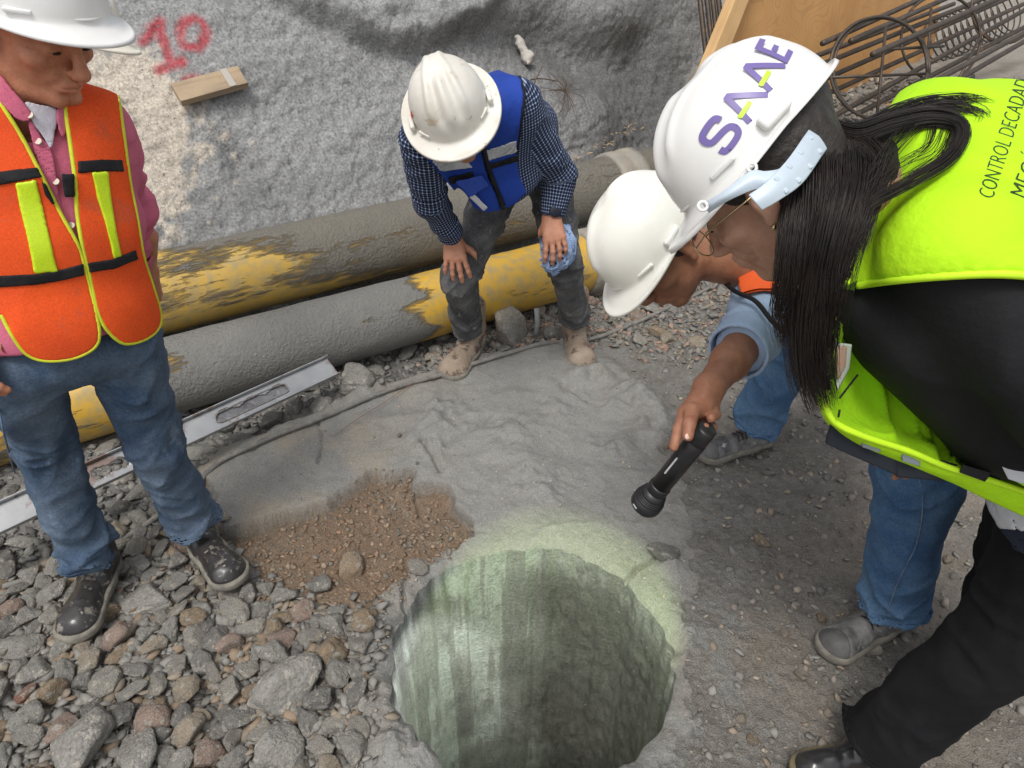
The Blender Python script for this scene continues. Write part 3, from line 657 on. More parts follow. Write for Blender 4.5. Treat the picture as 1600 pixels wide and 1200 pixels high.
# ---------------------------------------------------------------- galvanised channel with cut slots
ca = GZ(-90, 842, .12); cb = PX(520, 572, 2.80); ca = PX(-60, 838, 1.98)
cax = nrm(cb - ca); cL = np.linalg.norm(cb - ca)
cn = nrm(np.cross(cax, A(0, 0, 1)));  
if cn[1] > 0: cn = -cn                                   # towards the camera, horizontal
cup = np.cross(cn, cax); cup = cup if cup[2] > 0 else -cup
fdir = nrm(cn * .55 + cup * .85); wdir = np.cross(cax, fdir); wdir = wdir if wdir[2] > 0 else -wdir    # web faces up and out
Wd, Fl, Th = .082, .022, .004
m_galv = mat('galvanised_steel', (.50, .51, .51), (.40, .41, .42), 9, .42, metal=.55, spec=.5, bump=[(60, .15, .002)], spots=[(7, .56, (.30, .23, .2)), (16, .62, (.62, .62, .62)), (11, .66, (.22, .15, .11))])
def slotpos(u, v):
    p = ONP(u, v, ca, fdir) - ca; return p @ cax
slots = [(slotpos(365, 683), slotpos(460, 632)), (slotpos(178, 772), slotpos(212, 758))]
nx_, nw_ = 420, 22
gs = np.linspace(0, cL, nx_); gw = np.linspace(-Wd / 2, Wd / 2, nw_)
def slot_in(s, w):
    ins = False
    for q, (a, b) in enumerate(slots):
        cx = min(max(s, a), b); c0 = 0.004 * math.sin((s - a) * 60); r = .019 + .004 * math.sin(s * 55 + 1)
        if math.hypot(s - cx, w - c0 * (q == 0)) < r: ins = True
    return ins
Vw = []; Fw = []
for a in gs:
    for b in gw: Vw.append(ca + cax * a + wdir * b)
for a in range(nx_ - 1):
    for b in range(nw_ - 1):
        if not slot_in((gs[a] + gs[a + 1]) / 2, (gw[b] + gw[b + 1]) / 2): Fw.append((a * nw_ + b, a * nw_ + b + 1, (a + 1) * nw_ + b + 1, (a + 1) * nw_ + b))
ch = empty('metal_channel', 'long galvanised steel channel with a burnt-out slot lying along the lower pipe', 'metal channel', ca)
Vw, Fw = thicken(np.array(Vw), np.array(Fw), Th)
adopt(ch, mesh_obj('web', Vw, Fw, m_galv, smooth=False))
R_ = np.stack([cax, wdir, np.cross(cax, wdir)], 1)
for s in (-1, 1):
    V, F = box(ca + cax * cL / 2 + wdir * s * (Wd / 2 + Th / 2 + .0005) + fdir * (Fl / 2 - Th / 2), cL, Th, Fl, R_, .001); adopt(ch, mesh_obj('flange', V, F, m_galv, smooth=False))
V, F = box(ca + cax * ((slots[0][0] + slots[0][1]) / 2) - fdir * .006, slots[0][1] - slots[0][0] + .07, .06, .003, R_, .001); adopt(ch, mesh_obj('slot_backing', V, F, mat('burnt_steel', (.30, .31, .32), (.13, .12, .12), 30, .5, metal=.4, bump=[(50, .5, .003)]), smooth=False))
# slot lips: melted bead
bead = mat('slag_bead', (.33, .33, .34), (.2, .16, .13), 60, .6, metal=.3, bump=[(90, .8, .003)])
a, b = slots[0]
lp = [(a + .0, .019), ((a + b) / 2, .021), (b, .019), (b + .017, 0), (b, -.019), ((a + b) / 2, -.02), (a, -.019), (a - .018, 0), (a, .019)]
V, F = tube(cr([ca + cax * s + wdir * w + fdir * .003 for s, w in lp], 12), .003, 6); adopt(ch, mesh_obj('slot_rim', V, F, bead))

# ---------------------------------------------------------------- plank, rag, twigs on the wall
wood = mat('weathered_wood', (.40, .30, .19), (.30, .235, .165), 5, .85, bump=[(30, .3, .003)], spots=[(35, .66, (.2, .13, .08))])
def grain(m, sc=(4, 60, 60), amt=.5, c=(.22, .14, .08)):
    t = m.node_tree; N = t.nodes; L = t.links; b = N['Principled BSDF']; src = b.inputs['Base Color'].links[0].from_socket
    tc = N.new('ShaderNodeTexCoord'); mp = N.new('ShaderNodeMapping'); mp.inputs['Scale'].default_value = sc; L.new(tc.outputs['Generated' if sc[0] < 0 else 'Object'], mp.inputs[0])
    n = N.new('ShaderNodeTexNoise'); n.inputs['Scale'].default_value = 1; n.inputs['Detail'].default_value = 5; n.inputs['Distortion'].default_value = .8; L.new(mp.outputs[0], n.inputs['Vector'])
    r = N.new('ShaderNodeMapRange'); r.inputs[1].default_value = .5; r.inputs[2].default_value = .72; r.inputs[4].default_value = amt; L.new(n.outputs['Fac'], r.inputs[0])
    x = N.new('ShaderNodeMix'); x.data_type = 'RGBA'; L.new(r.outputs[0], x.inputs[0]); L.new(src, x.inputs[6]); x.inputs[7].default_value = (*c, 1); L.new(x.outputs[2], b.inputs['Base Color']); return m
def local_box(name, c, R, sx, sy, sz, m, bev=.002, parent=None):
    V, F = box((0, 0, 0), sx, sy, sz, None, bev); o = mesh_obj(name, V, F, m, smooth=False)
    M = Matrix([[*R[0], 0], [*R[1], 0], [*R[2], 0], [0, 0, 0, 1]]); M.translation = Vector(tuple(c)); o.matrix_world = M
    return o
pa, pb = on_wall(275, 154, .03), on_wall(380, 130, .03); px_ = nrm(pb - pa); pn_ = nrm(nrm(WN) * .75 + A(0, 0, .65)); pn_ = nrm(pn_ - px_ * (pn_ @ px_)); py_ = np.cross(pn_, px_)
pk = empty('wood_plank', 'short weathered wooden plank resting on the rough concrete wall under the red 10', 'plank', (pa + pb) / 2)
Rp = np.stack([px_, py_, pn_], 1); pL = np.linalg.norm(pb - pa)
o = local_box('board', (pa + pb) / 2 + pn_ * .01, Rp, pL, .105, .032, grain(wood)); bpy.context.view_layer.update(); mw = o.matrix_world.copy(); o.parent = pk; o.matrix_parent_inverse = Matrix.Translation(-pk.location)
pp = (pa + pb) / 2 + px_ * pL * .28 + pn_ * .028
V, F = box(pp, .03, .104, .004, Rp, .001); adopt(pk, mesh_obj('crack_patch', V, F, mat('plank_patch', (.40, .37, .33), rough=.9), smooth=False))
# pale glove-like rag
rg = [on_wall(818, 52, .05), on_wall(820, 62, .055), on_wall(823, 74, .05), on_wall(826, 86, .05), on_wall(825, 100, .04)]
P0 = np.array(rg)
def f_rag(P): return chain(P, P0, [.018, .022, .016, .034, .012], .02) + .007 * vn(P, 60, 3)
V, F = sdf_mesh(f_rag, P0.min(0) - .08, P0.max(0) + .08, .006)
tag(mesh_obj('rag', V, F, mat('pale_rag', (.52, .49, .44), (.40, .38, .34), 40, .95, bump=[(80, .5, .004)])), 'crumpled pale rag hanging on the concrete wall right of the full-brim helmet', 'rag')
tw = mat('dry_twig', (.12, .085, .06), rough=.9)
parts = []
c0 = (872, 150)
for k in range(26):
    a = random.uniform(0, 6.28); l = random.uniform(18, 62); mid = (c0[0] + math.cos(a) * l * .5 + random.uniform(-7, 7), c0[1] + math.sin(a) * l * .75 + random.uniform(-7, 7)); e = (c0[0] + math.cos(a + random.uniform(-.4, .4)) * l * .9, c0[1] + math.sin(a) * l * 1.4)
    q = cr([on_wall(*c0, .07), on_wall(*mid, random.uniform(.05, .10)), on_wall(*e, random.uniform(.02, .08))], 6); parts.append(tube(q, np.linspace(.0022, .0009, len(q)), 4))
for q in ([(815, 133), (835, 131), (857, 136)], [(820, 140), (832, 120), (838, 108)]):
    parts.append(tube(cr([on_wall(*p, .09) for p in q], 6), .0035, 5))
V, F = join(parts); tag(mesh_obj('dry_weed', V, F, tw), 'dry leafless weed sprouting from the concrete wall behind the blue vest', 'dry weed')
parts = []
for k in range(70):
    t = random.random(); u = 865 + t * 150; v = 262 - t * 75 + random.uniform(-8, 8); p = on_wall(u, v, .03 + random.uniform(0, .03)); a = random.uniform(0, 6.28); l = random.uniform(.008, .022)
    d1 = nrm(A(math.cos(a), math.sin(a), random.uniform(-.3, .3))); d2 = nrm(np.cross(d1, A(.2, -.4, 1))); parts.append((np.array([p - d1 * l, p + d2 * l * .3, p + d1 * l, p - d2 * l * .3 + A(0, 0, .002)]), [(0, 1, 2, 3)]))
V, F = join(parts); tag(mesh_obj('leaf_litter', V, F, mat('dead_leaves', (.42, .31, .19), (.25, .17, .1), 30, .9), kind='stuff', smooth=False), 'dry leaf litter along the top of the upper pipe', 'dead leaves')
# short pipe offcut stuck in the rubble
a = GZ(838, 524, .01); V, F = tube(np.array([a, a + A(.005, .03, .06), a + A(0, .05, .115)]), .012, 10)
tag(mesh_obj('pipe_offcut', V, F, mat('grey_plastic', (.33, .35, .36), (.25, .25, .24), 30, .7)), 'thin grey pipe offcut standing in the rubble right of the large boulder', 'pipe offcut')
st = np.array([GZ(520, 680, .06), GZ(560, 655, .07), GZ(598, 628, .07), GZ(645, 600, .06)]); st[:, 2] = gh(st[:, 0], st[:, 1]) + A(.01, .02, .02, .01)
V, F = tube(cr(st, 8), .0018, 4); tag(mesh_obj('wire', V, F, mat('rusty_wire', (.23, .13, .08), rough=.8)), 'thin rusty wire lying on the cement just above the hose', 'wire')

# ---------------------------------------------------------------- timber, plywood and rebar at the back right
ply = mat('plywood', (.58, .32, .12), (.48, .25, .09), 3, .65, spec=.3, bump=[(60, .1, .002)], spots=[(2.6, .68, (.38, .2, .08))])
t = ply.node_tree; N = t.nodes; Lk = t.links; b = N['Principled BSDF']; src = b.inputs['Base Color'].links[0].from_socket
tc = N.new('ShaderNodeTexCoord'); mp = N.new('ShaderNodeMapping'); mp.inputs['Scale'].default_value = (1.6, 1, 3.4); Lk.new(tc.outputs['Object'], mp.inputs[0])
n = N.new('ShaderNodeTexNoise'); n.inputs['Scale'].default_value = 1.1; n.inputs['Detail'].default_value = 1.5; Lk.new(mp.outputs[0], n.inputs['Vector'])
mm = N.new('ShaderNodeMath'); mm.operation = 'MULTIPLY'; mm.inputs[1].default_value = 34; Lk.new(n.outputs['Fac'], mm.inputs[0]); m2 = N.new('ShaderNodeMath'); m2.operation = 'FRACT'; Lk.new(mm.outputs[0], m2.inputs[0])
r = N.new('ShaderNodeMapRange'); r.inputs[1].default_value = .72; r.inputs[2].default_value = 1.0; r.inputs[4].default_value = .55; Lk.new(m2.outputs[0], r.inputs[0])
x = N.new('ShaderNodeMix'); x.data_type = 'RGBA'; Lk.new(r.outputs[0], x.inputs[0]); Lk.new(src, x.inputs[6]); x.inputs[7].default_value = (.36, .19, .075, 1); Lk.new(x.outputs[2], b.inputs['Base Color'])
q0, q1 = PX(1138, 242, 3.35), PX(1456, 86, 4.9); e = nrm(q1 - q0); pln = nrm(np.cross(e, A(-.1, .15, 1))); pln = pln if pln[1] < 0 else -pln; pu = np.cross(e, pln); pu = pu if pu[2] > 0 else -pu
Lp = np.linalg.norm(q1 - q0); R_ = np.stack([e, -pln, pu], 1)
o = local_box('plywood_sheet', (q0 + q1) / 2 + pu * .62, R_, Lp, .018, 1.24, ply); tag(o, 'orange plywood sheet leaning behind the rebar cage at the upper right', 'plywood sheet')
ta = PX(1100, 130, 2.85); tb = PX(1176, -60, 3.0); tx_ = nrm(tb - ta); tR = basis(tx_, A(.6, -.8, .2)); 
o = local_box('timber', (ta + tb) / 2, tR, .085, 1.3, .05, grain(mat('timber_wood', (.58, .37, .17), (.5, .31, .14), 4, .7, bump=[(40, .2, .002)]), (60, 3, 60), .5, (.34, .2, .09)), .004); tag(o, 'square timber post leaning in front of the left side of the plywood', 'timber')
V, F = box(PX(1455, 162, 3.9) - A(0, 0, .03), .62, .06, .09, basis(nrm(A(-.25, 1, 0)), A(0, 0, 1)), .004); tag(mesh_obj('timber', V, F, mat('timber_orange', (.42, .21, .09), (.3, .16, .08), 8, .8), smooth=False), 'orange-brown timber offcut on the ground beneath the rebar cage', 'timber')
steel = mat('rebar_steel', (.07, .06, .052), (.11, .085, .065), 18, .55, metal=.5, spec=.5, bump=[(60, .3, .002)], spots=[(10, .6, (.22, .12, .07))])
def rebar(name, p0, p1, r, parent, m=None, ribs=True):
    n = max(2, int(np.linalg.norm(p1 - p0) / .011)) if ribs else 2; t = np.linspace(0, 1, n)[:, None]; q = p0 * (1 - t) + p1 * t
    rr_ = r * (1 + .09 * (np.arange(n) % 2)) if ribs else np.full(n, r); V, F = tube(q, rr_, 8); o = mesh_obj(name, V, F, m or steel)
    if parent: adopt(parent, o)
    return o
cg = empty('rebar_cage', 'dark steel rebar cage of long bars tied to hoops at the upper right', 'rebar cage', PX(1372, 107, 3.3))
bars = [((1285, 68, 3.12), (1470, -16, 3.9)), ((1329, 64, 3.2), (1500, -12, 4.0)), ((1245, 99, 3.4), (1490, 6, 4.4)), ((1278, 103, 3.3), (1560, -12, 4.3)), ((1363, 85, 3.02), (1640, -38, 4.0)),
        ((1268, 158, 3.45), (1600, 6, 4.6)), ((1288, 190, 3.3), (1640, -6, 4.3)), ((1397, 161, 2.95), (1640, 30, 3.8)), ((1430, 163, 3.3), (1640, 42, 4.1)), ((1340, 178, 3.42), (1640, 22, 4.4)), ((1290, 123, 3.45), (1600, -14, 4.6))]
for a, b_ in bars: rebar('bar', PX(*a), PX(*b_), .0125, cg)
def hoop(c, ru, rv, d, tilt, parent, name='hoop', r=.006, n=40, t0=0, t1=6.2832):
    q = [PX(c[0] + ru * math.cos(t) * math.cos(tilt) - rv * math.sin(t) * math.sin(tilt), c[1] + ru * math.cos(t) * math.sin(tilt) + rv * math.sin(t) * math.cos(tilt), d + .10 * math.cos(t)) for t in np.linspace(t0, t1, n)]
    V, F = tube(np.array(q), r, 6); o = mesh_obj(name, V, F, steel); adopt(parent, o)
hoop((1373, 106), 76, 80, 3.25, .1, cg, r=.0075); hoop((1377, 108), 75, 80, 3.27, .1, cg, r=.0075)
hoop((1470, 60), 62, 68, 3.75, .1, cg, r=.0075); hoop((1570, 10), 52, 58, 4.2, .1, cg, r=.0075)
for a, b_ in [((1384, 42, 3.18), (1370, 185, 3.18)), ((1298, 121, 3.16), (1452, 115, 3.4)), ((1455, 10, 3.45), (1448, 118, 3.4)), ((1372, 78, 3.15), (1475, 72, 3.5)), ((1455, 118, 3.4), (1432, 165, 3.3)), ((1530, 60, 3.6), (1490, 140, 3.5))]:
    rebar('stirrup', PX(*a), PX(*b_), .007, cg, ribs=False)
coil = empty('rebar_coil', 'coil of thin steel hoops lying behind the rebar cage, top right', 'rebar coil', PX(1500, 60, 4.6))
for k in range(13):
    hoop((1462 + k * 9.5, 66 - k * 4.2), 17, 34, 4.7 + k * .04, -.25, coil, r=.0055, n=26)
for u, top in ((1093, 0), (1104, 0), (1113, 0), (1122, 0)):
    vb = empty('standing_rebar', ['upright ribbed rebar at the wall corner, leftmost of the four', 'upright ribbed rebar at the wall corner, second from the left', 'upright ribbed rebar at the wall corner, third from the left', 'upright ribbed rebar at the wall corner, nearest the timber'][[1093, 1104, 1113, 1122].index(u)], 'rebar', PX(u + 12, 90, 3.6), 'upright rebar at the wall corner')
    rebar('bar', PX(u + 14, 120, 3.62), PX(u - 6, -60, 3.6), .013, vb)
# ---------------------------------------------------------------- people: shared builders
RV, UV_, BV = A(1, 0, 0), A(0, SP, CP), A(0, -CP, SP)
def cw(r, u, b): return r * RV + u * UV_ + b * BV
def uvd(P):
    q = P - A(0, 0, CAM_H); d = q[:, 1] * CP - q[:, 2] * SP; up = q[:, 1] * SP + q[:, 2] * CP
    return 800 + q[:, 0] / d * FPX, 600 - up / d * FPX, d
def cut(P, poly):                                   # distance to a cloth outline, metres
    u, v, d = uvd(P); return polysd(u, v, poly) * d / FPX
def hit(fn, u, v, d0=.4, d1=4.0, off=0.0):
    r = PX(u, v, 1.0) - A(0, 0, CAM_H); L = np.linalg.norm(r); t = d0
    for _ in range(90):
        p = A(0, 0, CAM_H) + r * t; e = fn(p[None])[0] - off
        if e < .0008: break
        t += max(e, .0006) / L * .8
        if t > d1: break
    return p
def folds(P, ax, f=20, g=5, seed=0, warp=.5):
    ax = nrm(ax); al = P @ ax; perp = P - al[:, None] * ax
    al2 = al + warp * .06 * vn(P, 7, seed + 3)
    Q = perp * g + al2[:, None] * ax * f
    n_ = np.abs(vn(Q, 1.0, seed)); return 1.6 * (1 - n_) ** 3 - .6
def limb_uv(P, segs):
    best = np.full(len(P), 9.); U = np.zeros(len(P)); W = np.zeros(len(P)); acc = 0
    for a, b in segs:
        a = np.asarray(a); b = np.asarray(b); ab = b - a; L = np.linalg.norm(ab); ax = ab / L; t = np.clip((P - a) @ ax, 0, L)
        q = P - a - t[:, None] * ax; d = np.linalg.norm(q, axis=1); s = nrm(np.cross(ax, A(.31, .2, .93))); f = np.cross(ax, s)
        an = np.arctan2(q @ f, q @ s) * .055; m = d < best; U[m] = an[m]; W[m] = (acc + (P - a) @ ax)[m]; best[m] = d[m]; acc += L
    return np.stack([U, W, 0 * U], 1)

def head_fn(P, Mb, o, female=False, age=.0):
    q = (P - o) @ Mb; x = np.abs(q[:, 0]); Q = np.stack([x, q[:, 1], q[:, 2]], 1)
    d = ell(Q, (0, -.012, .035), (.076, .098, .082))
    d = smin(d, ell(Q, (0, .030, -.028), (.062, .060, .086)), .03)
    d = smin(d, rc(Q, (.049, .0, -.064), (.008, .064, -.103), .014, .015), .03)
    d = smin(d, ell(Q, (0, .072, -.103), (.019, .017, .016)), .016)
    d = smin(d, ell(Q, (.043, .062, -.024), (.024, .022, .017)), .018)
    d = smin(d, rc(Q, (.046, .076, .022), (.010, .090, .018), .010, .010), .014)
    d = smin(d, ell(Q, (0, .077, -.064), (.032, .027, .025)), .016)
    d = smax(d, -ell(Q, (.031, .103, .001), (.019, .018, .0125)), .012)
    d = smin(d, ell(Q, (.031, .077, .000), (.0155, .0135, .0130)), .003)                 # lids
    d = smax(d, -rc(Q, (.019, .091, -.003), (.043, .084, -.004), .0016), .003)
    d = smax(d, -rc(Q, (.020, .094, .0095), (.045, .085, .008), .0018), .005)
    d = smin(d, rc(Q, (0, .092, .012), (0, .114, -.030), .0085, .0115), .010)            # nose
    d = smin(d, ell(Q, (0, .115, -.034), (.0135, .013, .012)), .008)
    d = smin(d, ell(Q, (.0125, .104, -.039), (.0085, .011, .0085)), .006)
    d = smax(d, -ell(Q, (.007, .110, -.049), (.0035, .006, .004)), .003)
    d = smin(d, rc(Q, (0, .103, -.059), (.022, .093, -.066), .0062, .004), .006)         # lips
    d = smin(d, rc(Q, (0, .101, -.073), (.020, .092, -.070), .0068, .004), .006)
    d = smax(d, -rc(Q, (0, .1095, -.0665), (.026, .094, -.0685), .0017), .004)
    d = smax(d, -rc(Q, (0, .103, -.086), (.012, .098, -.086), .004), .012)
    dp = .0016 + .0026 * age
    d = smax(d, -rc(Q, (.018, .104, -.040), (.034, .084, -.072), dp), .010)
    d = smax(d, -rc(Q, (.036, .082, -.074), (.034, .074, -.098), dp * .8), .010)
    if age > 0:
        d = smax(d, -rc(Q, (.020, .091, -.015), (.040, .084, -.017), .0016), .006)       # bags
        for k in (.034, .042, .050): d = smax(d, -rc(Q, (0, .0995 - (k - .034) * .5, k), (.045, .077 - (k - .034) * .5, k + .003), .0012), .005)
        for k in (-.004, .003, .010): d = smax(d, -rc(Q, (.053, .066, k * .6), (.064, .050, k * 1.8), .001), .004)
        d = smin(d, rc(Q, (.018, .086, -.100), (.045, .040, -.096), .012, .014), .015)
    e = ell(Q, (.078, -.012, -.006), (.0075, .018, .031))
    e = smin(e, ell(Q, (.082, -.018, .008), (.006, .017, .020)), .006); e = smin(e, ell(Q, (.078, -.004, -.036), (.006, .009, .010)), .006)
    e = smax(e, -ell(Q, (.087, -.010, .000), (.006, .010, .017)), .004)
    d = smin(d, e, .005)
    return d
def hand_fn(P, o, fwd, dor, side, curl=(.5, .5, .55, .6), spread=.10, sc=1.0, thumb=(.9, .5, -.35), fore=None, fr=.029):
    Mb = basis(fwd, dor); q = (P - np.asarray(o)) @ Mb / sc; q = q.copy(); q[:, 0] *= side     # +x = thumb side
    d = None
    kx = [.030, .010, -.010, -.028]; ky = [.088, .092, .086, .078]
    for i in range(4):
        e = rc(q, (kx[i] * .55, .0, 0), (kx[i], ky[i], .002), .0165, .0118); d = e if d is None else smin(d, e, .014)
    d = smin(d, rc(q, (.012, .012, -.006), (.030, .045, -.012), .017, .015), .014)
    L = [.072, .080, .074, .058]; R = [.0094, .0097, .0092, .0082]; out = None
    for i in range(4):
        a = (i - 1.4) * -spread; p = A(kx[i], ky[i], .001); ang = .25 * curl[i]; r = R[i]
        f = None
        for j, fr_ in enumerate((.46, .30, .24)):
            l = L[i] * fr_; dv = A(math.sin(a) * math.cos(ang), math.cos(a) * math.cos(ang), -math.sin(ang)); p2 = p + dv * l
            e = rc(q, p, p2, r, r * .92); f = e if f is None else smin(f, e, .003); e2 = ell(q, p, (r * 1.09, r * 1.02, r * 1.05)); f = smin(f, e2, .004)
            p = p2; r *= .92; ang += curl[i] * (1.0 if j == 0 else .8)
        f = smin(d, f, .007); out = f if out is None else np.minimum(out, f)
    t0, t1, t2 = thumb; p = A(.026, .030, -.010); th = None; r = .0125
    for l, aa in ((.038, t0), (.032, t0 * .75), (.026, t0 * .5)):
        dv = nrm(A(math.sin(aa), math.cos(aa), t2)); e = rc(q, p, p + dv * l, r, r * .9); th = e if th is None else smin(th, e, .004); p = p + dv * l; r *= .9
    out = np.minimum(out, smin(d, th, .010)) * sc
    if fore is not None: out = smin(out, rc(P, np.asarray(o), fore, .025, fr), .02)
    return out

def helmet(name, o, Mb, m, parent, full=False, plain=False, z0=.040, hh=.130):
    na, nd_ = 112, 34; rx, ry = .110, .130
    V = []; a = np.arange(na) / na * 2 * np.pi; ca, sa = np.sin(a), np.cos(a)            # a=0 is forward
    fr = np.clip(sa, 0, 1)
    for k in range(nd_):
        e = k / (nd_ - 1) * math.pi / 2 * .999; c = math.cos(math.pi / 2 - e) ** 1.0 if 0 else math.sin(e) ** .86; z = z0 + hh * math.cos(e) ** .92
        x = rx * c * ca; y = ry * c * sa
        bump = .0065 * np.exp(-(x / .013) ** 2) * sst(-.12, -.06, y) * sst(.0, .3, c) * (1 - sst(.88, .99, c))
        if full:
            xr = .020 + .20 * np.clip(y + .05, 0, .2); bump = bump * 1.1 + .007 * np.exp(-((np.abs(x) - xr) / .009) ** 2) * sst(.15, .35, c) * (1 - sst(.8, .96, c)) - .006 * np.exp(-((np.abs(x) - xr * .5) / .012) ** 2) * sst(.0, .08, y) * (1 - sst(.85, .98, c))
        elif not plain:
            bump = bump + .004 * np.exp(-((np.abs(x) - .038) / .007) ** 2) * sst(.3, .4, c) * (1 - sst(.78, .92, c))
        nx = ca * c; ny = sa * c; nz = math.cos(e)
        V.append(np.stack([x + nx * bump * .8, y + ny * bump * .8, z + nz * bump + bump * .25], 1))
    wv = (.034 + .020 * fr ** 1.5) if full else (.007 + .046 * fr ** 2.2 + .005 * np.clip(-sa, 0, 1) ** 4)
    side_w = wv
    for t in (.12, .35, .6, .82, .95, 1.0):
        dz = -.004 - .016 * t * (fr ** 1.2) * (1 if not full else .6) - .004 * t + (.004 if t > .9 else 0) * 1
        V.append(np.stack([(rx + side_w * t) * ca, (ry + side_w * t) * sa, z0 + dz + (.010 if full else 0) * 0], 1))
    V.append(V[-1] + np.stack([ca * .0015, sa * .0015, -.005 + 0 * ca], 1))
    n = len(V); V = np.concatenate(V)
    i_ = np.arange(n - 1)[:, None] * na; j_ = np.arange(na)[None]; k_ = (j_ + 1) % na
    F = np.stack([i_ + j_, i_ + na + j_, i_ + na + k_, i_ + k_], -1).reshape(-1, 4)
    Vt, Ft = thicken(V, F, .0028)
    ob = []
    sh = mesh_obj('shell', Vt @ Mb.T + o, Ft, m); ob.append(sh)
    def add(nm, V_, F_, mm=m): ob.append(mesh_obj(nm, np.asarray(V_) @ Mb.T + o, F_, mm))
    for s in (-1, 1):
        if not plain or True:
            V_, F_ = box((s * (rx + .006), .0 if not full else .03, z0 + .013), .014, .046, .020, None, .005); add('accessory_slot', V_, F_)
            V_, F_ = box((s * rx * .80, ry * .62, z0 + .012), .008, .040, .007, basis(A(s * -.62, .78, 0), A(0, 0, 1)), .002); add('rib', V_, F_)
    if not full:
        V_, F_ = tube(np.array([[rx * .72 * math.sin(t), ry * .99 * math.cos(t) + .004, z0 + .006] for t in np.linspace(-.55, .55, 16)]), .0022, 6); add('visor_bead', V_, F_)
    # headband inside
    bt = np.linspace(0, 2 * math.pi, 60, endpoint=False)
    ring = [np.stack([.082 * np.sin(bt), .101 * np.cos(bt) - .004, 0 * bt + z], 1) for z in (z0 - .022, z0 + .012)]
    Vb = np.concatenate(ring); j_ = np.arange(60); Fb = np.stack([j_, (j_ + 1) % 60, 60 + (j_ + 1) % 60, 60 + j_], 1); Vb, Fb = thicken(Vb, Fb, .002)
    ob.append(mesh_obj('headband', Vb @ Mb.T + o, Fb, M_BAND))
    hz = bpy.data.objects.new(name, None); COL.objects.link(hz); hz.location = tuple(o); hz.parent = parent; hz.matrix_parent_inverse = Matrix.Translation(-parent.location)
    bpy.context.view_layer.update()
    for q in ob:
        q.parent = hz; q.matrix_parent_inverse = hz.matrix_world.inverted()
    return hz, (rx, ry, hh, z0)
def kid(parent, o):
    bpy.context.view_layer.update(); o.parent = parent; o.matrix_parent_inverse = parent.matrix_world.inverted(); return o

def boot(prefix, ank, toe_dir, parent, m_up, m_sole, L=.275, laces=None, square=False, z=.0, shaft=.16, wid=1.0, m_toe=None, tall=.0, pitch=0):
    f = nrm(A(toe_dir[0], toe_dir[1], 0)); o = A(ank[0], ank[1], z); Mb = basis(f + A(0, 0, pitch), A(0, 0, 1)); b = L * .26; t = L * .74
    if pitch: o = o + A(0, 0, .0)
    def foot(x, y, w=0):
        e = np.minimum(np.hypot(x, (y + b - .042 * wid)) - .036 * wid, 0) * 0
        P2 = np.stack([x, y, 0 * x], 1)
        k = rc(P2, (0, -b + .037, 0), (.004, .03, 0), .035 * wid, .036 * wid)
        tw = .050 if square else .047
        k = smin(k, rc(P2, (.004, .03, 0), (.004, t - tw * 1.05 * wid, 0), .036 * wid, tw * wid), .03)
        return k
    def up(P):
        q = (P - o) @ Mb; h = q[:, 2]
        top = .060 + .055 * sst(.06, -.04, q[:, 1]) + .010 * sst(t - .02, t - .10, q[:, 1]) - .02 * sst(t - .03, t, q[:, 1])
        d = foot(q[:, 0], q[:, 1]) + .004
        dz = h - top
        k = smax(d + .30 * np.clip(h - .03, 0, 1) * sst(-.03, .10, q[:, 1]), dz, .045)
        k = smax(k, .014 - h, .002)
        sh = loft(q, [(A(0, -b + .048, .06), .040 * wid, .043), (A(0, -b + .046, .06 + shaft), .044 * wid, .050)], A(1, 0, 0))
        k = smin(k, sh, .035)
        cr_ = folds(q, A(0, 1, .35), 55, 8, 5) * .0016 * sst(.0, .03, q[:, 1]) * sst(t - .05, t - .09, q[:, 1])
        return k + cr_ - .0012 * vn(q, 60, 2)
    def so_(P):
        q = (P - o) @ Mb; h = q[:, 2]
        return smax(foot(q[:, 0], q[:, 1]) - .004, np.abs(h - .0125) - .0125, .004)
    lo = o + A(-.27, -.27, -.02); hi = o + A(.27, .27, .09 + shaft)
    V, F = sdf_mesh(up, lo, hi, .0052); a1 = mesh_obj('boot', V, F, m_up)
    V, F = sdf_mesh(so_, lo, o + A(.27, .27, .05), .0058); a2 = mesh_obj('sole', V, F, m_sole)
    kid(parent, a1); kid(a1, a2)
    if m_toe:
        def tc(P):
            q = (P - o) @ Mb; return np.maximum(up(P) - .002, (t - .062) - q[:, 1] + 8 * q[:, 0] ** 2)
        V, F = sdf_mesh(tc, lo, hi, .0042); kid(a1, mesh_obj('toe_cap', V, F, m_toe))
    if laces:
        parts = []
        for k in range(5):
            y = .012 + k * .016; pts = []
            for x in np.linspace(-.022, .022, 7):
                zz = .12
                for _ in range(60):
                    w = o + Mb @ A(x, y + .3 * abs(x), zz)
                    if up(w[None])[0] < .001: break
                    zz -= .0015
                pts.append(w + A(0, 0, .002))
            parts.append(tube(np.array(pts), .0022, 5))
        V, F = join(parts); kid(a1, mesh_obj('laces', V, F, laces))
    return a1

